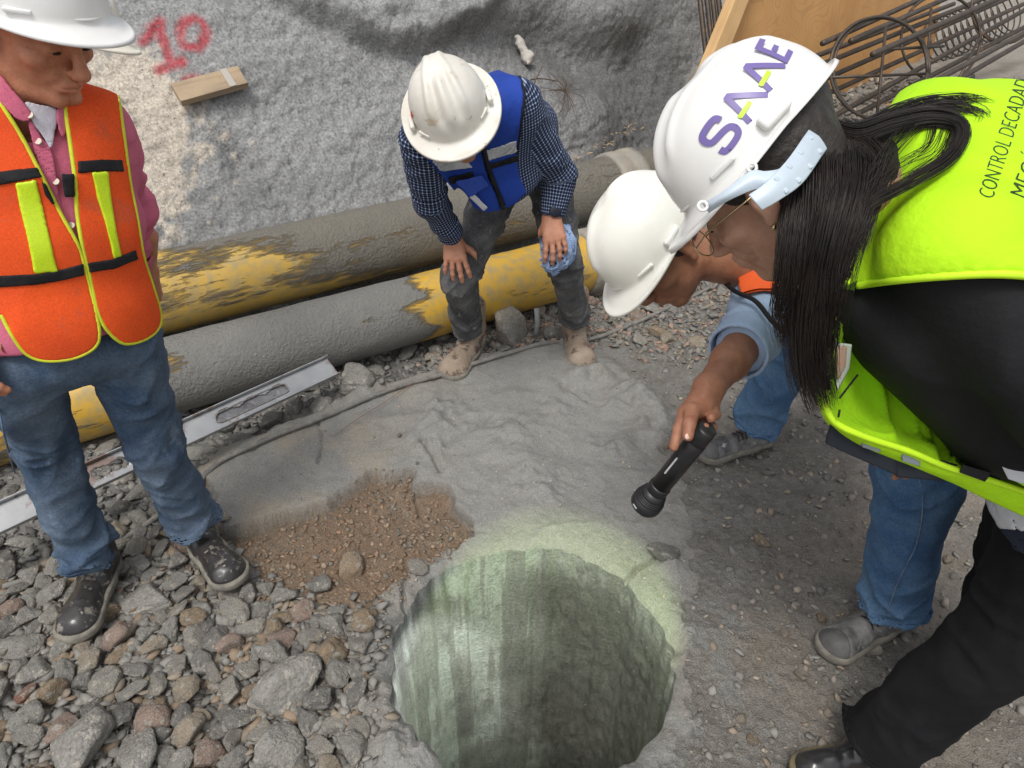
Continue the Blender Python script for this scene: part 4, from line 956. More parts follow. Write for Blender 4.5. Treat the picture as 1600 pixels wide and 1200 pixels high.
def skin_mat(name, c, c2):
    return mat(name, c, c2, 30, .52, spec=.4, trans=.25, fine=(260, .08), bump=[(60, .30, .003), (240, .45, .0012)], spots=[(18, .62, (c[0] * .78, c[1] * .68, c[2] * .66))])
def cloth_mat(name, c, c2=None, ns=7, fine=(500, .18), weave=(420, .3, .0012), rough=.92, spots=None, sheen=.0, ramp=(.35, .65)):
    return mat(name, c, c2, ns, rough, spec=.2, fine=fine, bump=[(22, .4, .010), weave], spots=spots, sheen=sheen, ramp=ramp)
M_BAND = mat('headband_plastic', (.50, .56, .62), rough=.45)
M_HW = mat('helmet_white', (.80, .80, .78), (.74, .73, .70), 7, .32, spec=.5, coat=.3, bump=[(40, .03, .001)])
M_HWD = mat('helmet_dirty', (.72, .70, .65), (.60, .57, .50), 9, .45, spec=.45, bump=[(60, .12, .001)], spots=[(14, .60, (.55, .47, .36)), (24, .64, (.40, .33, .25)), (50, .68, (.18, .15, .12))])
M_HWS = mat('helmet_scuffed', (.79, .79, .74), (.74, .73, .66), 12, .4, spec=.45, bump=[(60, .06, .001)], spots=[(15, .68, (.6, .56, .46))])
DEN = cloth_mat('denim_blue', (.040, .070, .122), (.115, .155, .21), 6, fine=(170, .30), weave=(300, .6, .0015), spots=[(8, .62, (.15, .20, .27)), (24, .68, (.17, .21, .26))])
DEN2 = cloth_mat('denim_mid', (.045, .10, .205), (.10, .18, .29), 6, fine=(170, .28), weave=(300, .6, .0015), spots=[(60, .72, (.34, .36, .36))])
DENG = cloth_mat('denim_grey', (.062, .062, .066), (.15, .15, .15), 9, fine=(150, .35), weave=(300, .6, .0015), spots=[(22, .60, (.2, .195, .185))])
SK_L = skin_mat('skin_weathered', (.54, .24, .14), (.43, .165, .09)); SK_M = skin_mat('skin_tan', (.46, .22, .135), (.38, .17, .10))
SK_F = skin_mat('skin_brown', (.36, .17, .10), (.27, .115, .068)); SK_W = skin_mat('skin_light_brown', (.50, .29, .20), (.44, .235, .16))
M_HAIRD = mat('hair_dark', (.018, .014, .012), (.035, .028, .024), 60, .5, bump=[(180, .8, .003)])
M_EYE = mat('eye_dark', (.03, .02, .015), rough=.15)
def make_head(parent, o, fwd, up, neck, m, age=0, female=False, extra=None, h=.0026, name='body'):
    Mb = basis(fwd, up)
    n0 = o + Mb @ A(0, -.022, -.055)
    def fn(P):
        d = head_fn(P, Mb, o, female, age); k = rc(P, n0, neck, .054, .060)
        d = smin(d, k, .022)
        return d + .0007 * vn(P, 45, 9)
    pts = np.array([o + A(.13, .13, .15), o - A(.13, .13, .15), neck + .06, neck - .06])
    return fn, pts.min(0), pts.max(0), Mb
def body_mesh(parent, pieces, m, name='body'):
    Vs = []; Fs = []; off = 0
    for fn, lo, hi, h in pieces:
        V, F = sdf_mesh(fn, lo, hi, h); Vs.append(V); Fs.append(F + off); off += len(V)
    return kid(parent, mesh_obj(name, np.concatenate(Vs), np.concatenate(Fs), m))
def bounds(pts, pad):
    pts = np.array(pts); return pts.min(0) - pad, pts.max(0) + pad
def trousers(name, parent, hipc, side, legs, m, rad=(.105, .082, .078), pel=(.165, .115, .12), foldf=1.0, h=.0065, top=None, hem=None, seed=0, seam=None, cuff=None):
    # legs: list of (hip, knee, ankle)
    def fn(P):
        fw = np.cross(side, A(0, 0, 1)); Rm = np.stack([nrm(side), nrm(fw), A(0, 0, 1)], 1)
        d = ell(P, hipc, pel, Rm)
        for li, (a, k, b) in enumerate(legs):
            L = b - k; e = chain(P, [a, k, b], rad, .03)
            ax = nrm(b - k); al = (P - k) @ ax; t = al / np.linalg.norm(L)
            near_ank = sst(.55, .95, t); near_knee = np.exp(-(al / .09) ** 2)
            s1_ = nrm(np.cross(ax, A(.3, .9, .1))); fo = .55 * (folds(P, ax + .45 * s1_, 21, 8, seed + li, 1.6) + folds(P, ax - .5 * s1_, 16, 7, seed + li + 20, 1.8))
            e = e - foldf * fo * (.0032 + .0085 * near_ank + .0050 * near_knee) - .004 * vn(P, 9, seed + 4)
            end = (P - b) @ ax
            e = smax(e, end, .006)
            d = smin(d, e, .03)
        d = d - foldf * .003 * folds(P, A(.3, .2, 1), 10, 9, seed + 9, 1.5)
        if top is not None: d = smax(d, P[:, 2] - top, .01)
        return d
    pts = [hipc] + [p for l in legs for p in l]; lo, hi = bounds(pts, .15)
    V, F = sdf_mesh(fn, lo, hi, h); o = kid(parent, mesh_obj(name, V, F, m))
    for li, (a, k, b) in enumerate(legs):
        ax = nrm(b - k)
        def hemf(P):
            e = (P - b) @ ax; return np.maximum(np.abs(fn(P) - .0005) - .0028, np.abs(e + .010) - .010)
        lo2, hi2 = bounds([b], .13); V, F = sdf_mesh(hemf, lo2, hi2, .0048)
        if len(F): kid(o, mesh_obj('hem', V, F, m))
    if seam:
        for (a_u) in seam:
            q = cr([hit(fn, u, v, off=.0015) for u, v in a_u], 8); V, F = tube(q, .0022, 5); kid(o, mesh_obj('seam', V, F, SEAM))
    return o, fn
SEAM = cloth_mat('denim_seam', (.16, .22, .30), (.08, .13, .22), 40)
def biggest(V, F, slack=.001):
    lab = np.arange(len(V))
    for _ in range(4000):
        m_ = lab[F].min(1); new = lab.copy()
        for i in range(F.shape[1]): np.minimum.at(new, F[:, i], m_)
        new = new[new]
        if (new == lab).all(): break
        lab = new
    L0_ = lab[F[:, 0]]; k, c = np.unique(L0_, return_counts=True); k = k[c > .12 * c.max()]; dep = [uvd(V[F[L0_ == q][:, 0]])[2].mean() for q in k]; F = F[np.isin(L0_, k[np.array(dep) < min(dep) + slack])]
    u, inv = np.unique(F, return_inverse=True); return V[u], inv.reshape(F.shape)
def shell_part(name, T, lo, hi, poly, off, th, m, parent, extra=None, h=.0042, kidof=None, slack=.001):
    sp = smooth_poly(poly, 4)
    def fn(P):
        t = T(P); d = np.maximum(np.abs(t - off) - th, cut(P, sp))
        if extra is not None: d = np.maximum(d, extra(P))
        return d
    V, F = sdf_mesh(fn, lo, hi, h)
    if not len(F): print('EMPTY', name); return None
    V, F = biggest(V, F, slack)
    return kid(kidof or parent, mesh_obj(name, V, F, m))
def piping(name, T, lo, hi, line, off, r, m, parent, closed=False, n=10, mx=4.0):
    P0 = smooth_poly(line, n, closed); q = []
    for u, v in P0:
        p = hit(T, u, v, off=off)
        if uvd(p[None])[2][0] < mx: q.append(p)
    q = np.array(q)
    for _ in range(2): q[1:-1] = (q[:-2] + q[1:-1] * 2 + q[2:]) / 4
    V, F = tube(q, r, 8); return kid(parent, mesh_obj(name, V, F, m))
# ---------------------------------------------------------------- worker at the left, orange vest
pL_ = empty('person', 'older worker in pink shirt and orange vest standing at the left looking down', 'person', (-1.08, 1.42, 0))
S_side = nrm(A(.283, .2, 0)); S_f = A(.577, -.816, 0)
Hc = A(-.985, 1.33, .88); Sc = A(-.955, 1.40, 1.36)
ho = PX(48, 34, 1.25); hfwd = A(.86, -.34, -.47); hup = A(.20, -.02, 1)
neckL = A(-.925, 1.385, 1.36)
fnH, lo, hi, MbL = make_head(pL_, ho, hfwd, hup, neckL, SK_L, age=1.0)
rw, lw = PX(-52, 500, 1.40), A(-.983, 1.72, .86)
handR = lambda P: hand_fn(P, rw, cw(.10, -1, -.1), cw(-.4, 0, 1), -1, curl=(.5, .6, .6, .7), fore=PX(-30, 420, 1.45))
handL = lambda P: hand_fn(P, lw, nrm(A(-.25, .1, -1)), A(.8, -.5, .1), 1, curl=(.8, .9, .9, .9), fore=A(-.93, 1.68, .98))
core = lambda P: loft(P, [(Hc + A(0, 0, .06), .11, .07), (Sc - A(0, 0, .02), .12, .07), (Sc, .06, .05)], S_side)
body_mesh(pL_, [(fnH, lo, hi, .0026), (handR, *bounds([rw, rw + cw(.1, -1, 0) * .19, PX(-30, 420, 1.45)], .05), .0028), (handL, *bounds([lw, lw + A(0, 0, -.2), A(-.93, 1.68, .98)], .06), .0035), (core, *bounds([Hc, Sc], .2), .012)], SK_L)
for s in (-1, 1):
    V, F = ico(2); kid(pL_, mesh_obj('eye', (V * A(.009, .0035, .0022) + A(s * .031, .0895, -.0035)) @ MbL.T + ho, F, M_EYE))
# short grey hair
def f_hair(P):
    q = (P - ho) @ MbL; x = np.abs(q[:, 0]); Q = np.stack([x, q[:, 1], q[:, 2]], 1)
    d = ell(Q, (0, -.014, .036), (.0785, .0995, .084)); keep = np.maximum(q[:, 1] - (.048 - .5 * np.clip(.02 - q[:, 2], -.1, .1)), -.055 - q[:, 2])
    return np.maximum(d + .0015 * vn(q, 120, 2), keep)
V, F = sdf_mesh(f_hair, ho - .13, ho + .14, .0035); kid(pL_, mesh_obj('hair', V, F, mat('hair_grey', (.06, .055, .05), (.16, .15, .14), 150, .7, bump=[(250, .8, .002)])))
for s in (-1, 1):
    parts = []
    for k in range(26):
        t = k / 25; x = s * (.014 + .034 * t); p = A(x, .0995 - .010 * t * t * 1.6, .0165 + .006 * math.sin(t * 2.6)); d = A(s * .7, .15, .5 - t * .9); parts.append(tube(np.array([p, p + d * .004 + A(0, .001, 0), p + d * .0075]), [.0009, .0008, .0003], 4))
    V, F = join(parts); kid(pL_, mesh_obj('eyebrow', V @ MbL.T + ho, F, M_HAIRD))
M_HLW = mat('helmet_white_matt', (.78, .78, .77), (.72, .71, .69), 7, .42, spec=.4, bump=[(40, .05, .001)])
helmet('hard_hat', PX(56, 52, 1.25), basis(A(.87, -.37, -.19), hup), M_HLW, pL_, z0=.050)
# shirt
sh_l, el_l, wr_l = A(-.835, 1.468, 1.305), A(-.912, 1.605, 1.08), A(-1.0, 1.69, .90)
sh_r, el_r, wr_r = A(-1.10, 1.28, 1.31), A(-1.20, 1.27, 1.08), PX(-25, 430, 1.45)
def T_L(P, fold=True):
    d = loft(P, [(A(-.99, 1.335, .80), .165, .122), (A(-.985, 1.34, .95), .165, .125), (A(-.972, 1.375, 1.14), .178, .125), (A(-.958, 1.395, 1.27), .170, .11), (A(-.948, 1.40, 1.345), .10, .075), (A(-.93, 1.385, 1.375), .062, .06)], S_side, .05)
    for c in ([sh_l, el_l, wr_l], [sh_r, el_r, wr_r]):
        e = chain(P, c, (.060, .052, .045), .03)
        if fold: e = e - .0085 * folds(P, c[1] - c[0], 20, 7, 31, 1.8) * sst(1.32, 1.2, P[:, 2]) - .004 * folds(P, A(.4, .3, .6), 16, 10, 35, 1.5)
        d = smin(d, e, .035)
    if fold: d = d - .0030 * folds(P, A(.25, .1, -.3), 14, 6, 33, 1.5)
    return d
def shirtL(P):
    d = smax(T_L(P), .925 - P[:, 2] + .02 * vn(P, 8, 3), .006)
    for w, e in ((wr_l, el_l), (wr_r, el_r)):
        ax = nrm(w - e); d = np.where(np.linalg.norm(P - w, axis=1) < .12, smax(d, (P - w) @ ax, .004), d)
    d = smax(d, -rc(P, neckL + A(.012, -.018, -.015), neckL + A(.03, -.04, .12), .056, .09), .008)
    return d
lo, hi = bounds([Hc - A(0, 0, .1), Sc, sh_l, el_l, wr_l, sh_r, el_r, wr_r], .13)
V, F = sdf_mesh(shirtL, lo, hi, .0068)
PINK = cloth_mat('pink_cotton', (.62, .165, .25), (.54, .13, .21), 5, fine=(300, .12), weave=(500, .3, .001))
shL = kid(pL_, mesh_obj('shirt', V, F, PINK))
cuf = lambda P: np.maximum(np.abs(rc(P, el_l, wr_l, .058, .050)) - .003, np.maximum(-((P - wr_l) @ nrm(wr_l - el_l)) - .06, (P - wr_l) @ nrm(wr_l - el_l) - .002))
V, F = sdf_mesh(cuf, *bounds([wr_l, el_l], .08), .005); kid(shL, mesh_obj('cuff', V, F, PINK))
# white undershirt in the open neck
Tn = lambda P: T_L(P, False) - .0028 * folds(P, A(.7, .5, .25), 9, 3, 38, 2.0)
tl, th_ = bounds([Sc, Hc], .26)
def neckfn(P): return smin(Tn(P), rc(P, neckL, ho + MbL @ A(0, -.022, -.055), .060, .056), .04)
def onpatch(name, polypts, off, th, m, T, parent, h=.003, extra=None):
    ps = np.array([hit(T, u, v) for u, v in polypts]); return shell_part(name, T, *bounds(ps, .05), polypts, off, th, m, parent, extra, h, kidof=parent)
WHT = cloth_mat('undershirt_cotton', (.62, .60, .66), (.56, .53, .6), 8)
PV = lambda *p: list(p)
onpatch('undershirt', PV((38, 160), (60, 163), (85, 168), (92, 180), (86, 205), (80, 232), (66, 212), (50, 190)), .004, .0022, WHT, neckfn, pL_)
onpatch('collar', PV((-8, 108), (10, 128), (42, 166), (50, 178), (44, 190), (26, 186), (8, 168), (-12, 150)), .0085, .0022, PINK, neckfn, shL)
onpatch('collar', PV((90, 166), (108, 170), (112, 182), (106, 200), (98, 215), (90, 196)), .0085, .0022, PINK, neckfn, shL)
onpatch('placket', PV((44, 190), (52, 192), (66, 216), (82, 238), (92, 300), (104, 345), (124, 390), (130, 410), (112, 396), (84, 345), (68, 290), (52, 230)), .004, .0022, PINK, neckfn, shL)
BTN = mat('button_shell', (.62, .55, .45), rough=.4)
for u, v in ((47, 180), (60, 221), (88, 284), (112, 352)):
    p = hit(neckfn, u, v, off=.0085 if v < 200 else .0065); n_ = nrm(cw(.05, .15, 1)); Rb = basis(np.cross(n_, A(0, 0, 1)), n_)
    V, F = tube(np.array([p - n_ * .001, p + n_ * .0015]), .0062, 14); o_ = kid(shL, mesh_obj('button', V, F, BTN, smooth=False))
# orange vest
ORG = mat('orange_mesh_cloth', (.86, .105, .018), (.74, .085, .02), 5, .85, spec=.2, fine=(260, .16), spots=[(7, .60, (.66, .10, .035)), (28, .70, (.45, .13, .07))], bump=[(22, .2, .006), (700, .4, .0015)])
LIM = mat('lime_reflective', (.62, .82, .02), (.55, .74, .015), 8, .4, spec=.5, fine=(300, .12), bump=[(60, .3, .002)])
YPI = mat('yellow_binding', (.66, .72, .03), (.55, .58, .03), 30, .6, bump=[(200, .3, .001)])
BLK = cloth_mat('black_webbing', (.012, .012, .014), (.022, .022, .024), 20, rough=.7)
vl, vh = bounds([Hc, Sc], .27); vl[2] = .78; vh[2] = 1.42
frontL = lambda P: -((P - A(-.97, 1.37, 0)) @ S_f) - .02
PA = [(-150, 60), (-60, 90), (-5, 155), (30, 208), (60, 265), (95, 335), (122, 385), (138, 440), (149, 485), (155, 522), (148, 542), (125, 556), (95, 563), (62, 562), (38, 550), (18, 522), (2, 492), (-60, 470), (-160, 450)]
PB = [(100, 110), (98, 150), (103, 178), (110, 225), (118, 285), (121, 335), (130, 390), (142, 440), (152, 485), (166, 514), (192, 536), (222, 532), (245, 516), (251, 492), (238, 445), (224, 400), (214, 340), (203, 285), (193, 210), (184, 150), (174, 112), (158, 90), (130, 80)]
vA = shell_part('vest_front', Tn, vl, vh, PA, .013, .0038, ORG, pL_, frontL)
vB = shell_part('vest_front', Tn, vl, vh, PB, .013, .0038, ORG, pL_, frontL)
vbk = lambda P: np.maximum(np.abs(Tn(P) - .013) - .0028, np.maximum.reduce([(P - A(-.97, 1.37, 0)) @ S_f + .02, np.abs((P - A(-.965, 1.37, 0)) @ S_side) - .165, .86 - P[:, 2], P[:, 2] - 1.37]))
V, F = sdf_mesh(vbk, vl, vh, .009); kid(pL_, mesh_obj('vest_back', V, F, ORG))
for line in (PA[1:17], ): piping('binding', Tn, None, None, line, .013, .0042, YPI, vA)
piping('binding', Tn, None, None, PB[1:-1], .013, .0042, YPI, vB)
def strip(poly, m, par, off=.0172, th=.0034, nm='stripe'): return shell_part(nm, Tn, vl, vh, poly, off, th, m, par, frontL, h=.0034, kidof=par)
def dens(poly, k=3):
    p = np.array(poly, float); out = []
    for i in range(len(p)):
        for j in range(k): out.append(tuple(p[i] + (p[(i + 1) % len(p)] - p[i]) * j / k))
    return out
strip(dens([(-90, 270), (0, 268), (30, 264), (58, 261), (66, 277), (30, 284), (0, 289), (-90, 294)]), BLK, vA, nm='black_band')
strip(dens([(-90, 436), (0, 431), (60, 428), (100, 420), (130, 412), (132, 430), (100, 438), (60, 445), (0, 449), (-90, 452)]), BLK, vA, nm='black_band')
strip(dens([(122, 252), (160, 249), (191, 250), (194, 268), (160, 268), (122, 271)]), BLK, vB, nm='black_band')
strip(dens([(137, 411), (175, 405), (212, 391), (216, 405), (180, 420), (140, 426)]), BLK, vB, nm='black_band')
strip(dens([(24, 286), (56, 281), (66, 320), (80, 380), (90, 425), (54, 427), (42, 370), (30, 320)]), LIM, vA, nm='reflective_strip')
strip(dens([(144, 269), (169, 268), (174, 310), (182, 360), (190, 400), (178, 404), (165, 350), (152, 310)]), LIM, vB, nm='reflective_strip')
strip(dens([(96, 272), (116, 272), (117, 308), (101, 308)]), BLK, vB, off=.0195, nm='hook_patch')
strip(dens([(65, 284), (72, 288), (86, 318), (82, 320), (70, 304)]), BLK, vA, off=.0195, nm='hook_patch')
# jeans
legsL = [(A(-1.070, 1.265, .86), PX(73, 700, 1.80), A(-1.212, 1.365, .125)), (A(-.900, 1.385, .86), PX(245, 700, 1.88), A(-.972, 1.51, .135))]
trL, f_trL = trousers('jeans', pL_, A(-.985, 1.335, .87), S_side, legsL, DEN, rad=(.086, .068, .066), pel=(.165, .110, .085), h=.0066, top=.99, seed=50, foldf=2.0,
    seam=[[(-2, 640), (12, 700), (30, 760), (48, 800)], [(200, 745), (212, 800), (232, 850)]])
M_BTL = mat('black_leather', (.022, .020, .021), (.04, .036, .034), 12, .35, spec=.5, coat=.2, bump=[(50, .2, .002)], spots=[(20, .56, (.20, .18, .155)), (50, .62, (.30, .28, .25))])
M_SOL = mat('muddy_sole', (.24, .22, .18), (.14, .13, .11), 30, .9, bump=[(60, .6, .004)])
boot('b', (-1.212, 1.375), (.12, -1), pL_, M_BTL, M_SOL, square=True, z=.03, L=.30, wid=1.18)
boot('b', (-.955, 1.505), (.60, -.58), pL_, M_BTL, M_SOL, square=True, z=.03, L=.30, wid=1.15)
# a second pale helmet just behind his visor
hb = empty('hard_hat', 'cream hard hat peeking out behind the visor of the worker in the orange vest', 'hard hat', PX(150, 66, 1.85))
hb.name = 'hard_hat'
Mb2 = basis(cw(.9, -.3, .2), cw(.15, .9, .4)); helmet('helmet_body', PX(110, 72, 1.80), Mb2, mat('helmet_cream', (.74, .70, .60), rough=.5), hb)
# ---------------------------------------------------------------- worker in the blue vest, hands on knees
pM = empty('person', 'worker in blue vest and checked shirt bending with both hands on his knees', 'person', (.04, 2.6, 0))
hoM = PX(708, 180, 2.05); upM = cw(-.20, .34, .92); fwM = cw(.24, -.88, .38)
neckM = A(-.13, 2.27, 1.11)
fnH, lo, hi, MbM = make_head(pM, hoM, fwM, upM, neckM, SK_M)
shR, shL2 = A(-.275, 2.20, 1.075), A(.015, 2.35, 1.14)
wR, wL = PX(707, 370, 2.585), PX(862, 340, 2.56)
eR, eL = PX(672, 312, 2.40), PX(873, 275, 2.52)
hR = lambda P: hand_fn(P, wR, cw(.12, -.92, .30), cw(-.05, .3, 1), -1, curl=(.45, .5, .5, .5), spread=.16, sc=1.05, thumb=(.95, .4, -.25), fore=eR * .4 + wR * .6)
hLf = lambda P: hand_fn(P, wL, cw(.10, -.92, .32), cw(.05, .3, 1), 1, curl=(.55, .6, .6, .55), spread=.10, sc=1.08, thumb=(1.0, .5, -.5), fore=eL * .4 + wL * .6)
sideM = nrm(shL2 - shR)
HcM = A(.05, 2.68, .88)
core = lambda P: chain(P, [HcM, A(-.04, 2.5, 1.02), A(-.12, 2.3, 1.11)], (.10, .10, .08), .04)
body_mesh(pM, [(fnH, lo, hi, .0045), (hR, *bounds([wR, wR + cw(.1, -1, .2) * .2, wR * .6 + eR * .4], .05), .003), (hLf, *bounds([wL, wL + cw(.1, -1, .2) * .2, wL * .6 + eL * .4], .05), .003), (core, *bounds([HcM, neckM], .14), .014)], SK_M)
def f_hairM(P):
    q = (P - hoM) @ MbM; d = ell(q, (0, -.014, .034), (.080, .101, .084)); return np.maximum(d, np.maximum(q[:, 1] - .03, -.06 - q[:, 2]))
V, F = sdf_mesh(f_hairM, hoM - .13, hoM + .14, .005); kid(pM, mesh_obj('hair', V, F, M_HAIRD))
hzM, dm = helmet('hard_hat', hoM, MbM, M_HWD, pM, full=True)
def on_dome(Mb, o, x=None, y=0, z=0.05, side=-1, off=.002, dm=dm):
    rx, ry, hh, z0 = dm; t = np.clip((z - z0) / hh, 0, .999) ** (1 / .92); e = np.arccos(t); c = np.sin(e) ** .86
    xx = side * rx * np.sqrt(np.maximum(c * c - (y / ry) ** 2, 1e-5)); L = A(xx, y, z); n = nrm(A(xx / rx ** 2, y / ry ** 2, (z - z0 + .01) / hh ** 2 * .9)); return o + Mb @ (L + n * off), Mb @ n
def dome_poly(name, pts, m, parent, Mb, o, side=-1, off=.0030, sub=.004, th=.0006):
    # pts: polygon in (y, z) local side coordinates, triangulated finely and draped on the dome
    pts = np.array(pts, float); lo_, hi_ = pts.min(0), pts.max(0); ys = np.arange(lo_[0], hi_[0] + sub, sub); zs = np.arange(lo_[1], hi_[1] + sub, sub)
    bm = bmesh.new(); vs = [bm.verts.new((p[0], p[1], 0)) for p in pts]; f = bm.faces.new(vs)
    for y in ys: bmesh.ops.bisect_plane(bm, geom=list(bm.verts) + list(bm.edges) + list(bm.faces), plane_co=(y, 0, 0), plane_no=(1, 0, 0))
    for z in zs: bmesh.ops.bisect_plane(bm, geom=list(bm.verts) + list(bm.edges) + list(bm.faces), plane_co=(0, z, 0), plane_no=(0, 1, 0))
    bmesh.ops.triangulate(bm, faces=list(bm.faces)); bm.verts.index_update()
    V = []; 
    for v in bm.verts: V.append(on_dome(Mb, o, y=v.co.x, z=v.co.y, side=side, off=off)[0])
    F = [tuple(v.index for v in f.verts) for f in bm.faces]; bm.free()
    return kid(parent, mesh_obj(name, V, F, m))
RED_ = mat('orange_sticker', (.75, .10, .03), rough=.5); TEA = mat('teal_print', (.02, .36, .30), rough=.5)
for yy, zz, w_, h_ in ((.030, .085, .010, .030), (.018, .060, .008, .018), (.034, .050, .006, .010)):
    dome_poly('sticker_mark', [(yy - w_, zz - h_ * .4), (yy, zz - h_ * .5), (yy + w_, zz + h_ * .3), (yy, zz + h_ * .5)], RED_, hzM, MbM, hoM, side=1, off=.004)
for k, (a, b) in enumerate([((-.028, .070), (-.005, .070)), ((-.016, .070), (-.016, .055)), ((-.002, .070), (-.002, .055)), ((.004, .055), (.012, .070))]):
    w = .0022; dome_poly('print_mark', [(a[0] - w, a[1] - w), (b[0] + w, b[1] - w), (b[0] + w, b[1] + w), (a[0] - w, a[1] + w)] if k == 0 else [(b[0] - w, min(a[1], b[1])), (b[0] + w, min(a[1], b[1])), (a[0] + w, max(a[1], b[1])), (a[0] - w, max(a[1], b[1]))], TEA, hzM, MbM, hoM, side=-1, off=.004)
# checked shirt
m = bpy.data.materials.new('navy_check'); m.use_nodes = True; t = m.node_tree; N = t.nodes; L = t.links; b = N['Principled BSDF']; b.inputs['Roughness'].default_value = .9; b.inputs['Specular IOR Level'].default_value = .2
at = N.new('ShaderNodeAttribute'); at.attribute_name = 'puv'; sx_ = N.new('ShaderNodeSeparateXYZ'); L.new(at.outputs['Vector'], sx_.inputs[0])
def wv_(o_, per, th):
    a = N.new('ShaderNodeMath'); a.operation = 'MULTIPLY'; a.inputs[1].default_value = 1 / per; L.new(o_, a.inputs[0]); f = N.new('ShaderNodeMath'); f.operation = 'FRACT'; L.new(a.outputs[0], f.inputs[0])
    c = N.new('ShaderNodeMath'); c.operation = 'LESS_THAN'; c.inputs[1].default_value = th; L.new(f.outputs[0], c.inputs[0]); return c.outputs[0]
sm_ = N.new('ShaderNodeMath'); sm_.operation = 'ADD'; L.new(wv_(sx_.outputs[0], .0115, .30), sm_.inputs[0]); L.new(wv_(sx_.outputs[1], .0115, .30), sm_.inputs[1])
rp = N.new('ShaderNodeValToRGB'); rp.color_ramp.interpolation = 'CONSTANT'; e = rp.color_ramp.elements; e[0].color = (.010, .014, .034, 1); e[1].position = .25; e[1].color = (.075, .105, .19, 1); q = e.new(.75); q.color = (.42, .47, .56, 1)
hf = N.new('ShaderNodeMath'); hf.operation = 'MULTIPLY'; hf.inputs[1].default_value = .5; L.new(sm_.outputs[0], hf.inputs[0]); L.new(hf.outputs[0], rp.inputs[0]); L.new(rp.outputs[0], b.inputs['Base Color'])
CHK = m
def T_M(P, fold=True):
    d = loft(P, [(A(.05, 2.64, .86), .155, .105), (A(.0, 2.53, .98), .16, .115), (A(-.07, 2.38, 1.07), .175, .115), (A(-.12, 2.30, 1.09), .155, .085), (A(-.14, 2.27, 1.10), .07, .055)], sideM, .05)
    d = smin(d, loft(P, [(A(-.06, 2.36, 1.02), .13, .07), (A(.0, 2.38, .87), .12, .06)], sideM, .04), .06)     # loose front hanging down
    for c in ([shR, eR, wR], [shL2, eL, wL]):
        e = chain(P, c, (.070, .058, .041), .03)
        if fold: e = e - .007 * folds(P, c[2] - c[0], 24, 8, 61, 1.6)
        d = smin(d, e, .03)
    return d
T_M0 = lambda P: T_M(P, False)
def shirtM(P):
    d = T_M(P)
    for w, e in ((wR, eR), (wL, eL)):
        ax = nrm(w - e); d = np.where(np.linalg.norm(P - w, axis=1) < .14, smax(d, (P - w) @ ax + .006, .004), d)
    return d
V, F = sdf_mesh(shirtM, *bounds([shR, shL2, wR, wL, eR, eL, A(.05, 2.64, .86)], .14), .0072)
u1 = limb_uv(V, [(shR, eR), (eR, wR)]); u2 = limb_uv(V, [(shL2, eL), (eL, wL)])
dR = np.minimum(rc(V, shR, eR, .05), rc(V, eR, wR, .05)); dL = np.minimum(rc(V, shL2, eL, .05), rc(V, eL, wL, .05)); arm = np.minimum(dR, dL) < .028
uu = np.where((dR < dL)[:, None], u1, u2); tor = np.stack([V @ sideM, V[:, 2] * 1.1 - V[:, 1] * .4, 0 * V[:, 0]], 1)
kid(pM, mesh_obj('shirt', V, F, CHK, attrs={'puv': np.where(arm[:, None], uu, tor)}))
BLU = mat('royal_blue_cloth', (.018, .060, .36), (.014, .045, .27), 5, .75, spec=.25, fine=(400, .15), bump=[(14, .6, .012), (400, .3, .001)])
REF = mat('grey_reflective', (.62, .63, .66), (.50, .51, .54), 14, .4, spec=.5, bump=[(40, .5, .004)])
ml, mh = bounds([shR, shL2, A(.05, 2.64, .80)], .16)
frM = lambda P: (P[:, 1] - 2.9)
vm1 = shell_part('vest_front', T_M0, ml, mh, dens([(722, 100), (770, 106), (812, 122), (818, 150), (812, 200), (806, 245), (812, 275), (822, 300), (806, 318), (792, 325), (780, 300), (768, 270), (757, 235), (748, 190)], 2), .014, .004, BLU, pM, frM)
vm2 = shell_part('vest_front', T_M0, ml, mh, dens([(652, 205), (700, 190), (745, 200), (753, 240), (762, 275), (776, 305), (782, 328), (760, 332), (735, 322), (712, 300), (690, 275), (668, 248)], 2), .014, .004, BLU, pM, frM)
def stM(nm, poly, m_, par, off=.020, th=.0022): return shell_part(nm, T_M0, ml, mh, dens(poly, 2), off, th, m_, par, frM, h=.004, kidof=par)
stM('reflective_strip', [(758, 236), (806, 220), (807, 238), (760, 252)], REF, vm1)
stM('black_band', [(760, 258), (808, 243), (810, 252), (763, 266)], BLK, vm1)
stM('reflective_strip', [(675, 252), (712, 243), (732, 254), (738, 262), (690, 268)], REF, vm2)
stM('black_band', [(700, 278), (738, 268), (742, 278), (706, 288)], BLK, vm2)
stM('pocket', [(712, 284), (752, 274), (764, 290), (735, 308)], mat('royal_blue_pocket', (.03, .085, .45), rough=.7, bump=[(60, .2, .002)]), vm2, off=.030)
stM('reflective_tab', [(733, 308), (742, 304), (762, 324), (756, 330)], REF, vm2, off=.030)
piping('zip', T_M0, None, None, [(752, 195), (757, 235), (766, 270), (782, 310), (786, 326)], .02, .0075, BLK, vm1)
piping('armhole_edge', T_M0, None, None, [(812, 120), (819, 150), (813, 200), (808, 240)], .013, .005, BLK, vm1)
# rear of the vest glimpsed behind the shoulder
def vbM(P): return np.maximum(np.abs(T_M0(P) - .014) - .0035, np.maximum.reduce([1.0 - P[:, 2] + .35 * (2.5 - P[:, 1]), np.abs((P - (shR + shL2) / 2) @ sideM) - .12, 2.30 - P[:, 1]]))
V, F = sdf_mesh(vbM, ml, mh, .007); kid(pM, mesh_obj('vest_back', V, F, BLU))
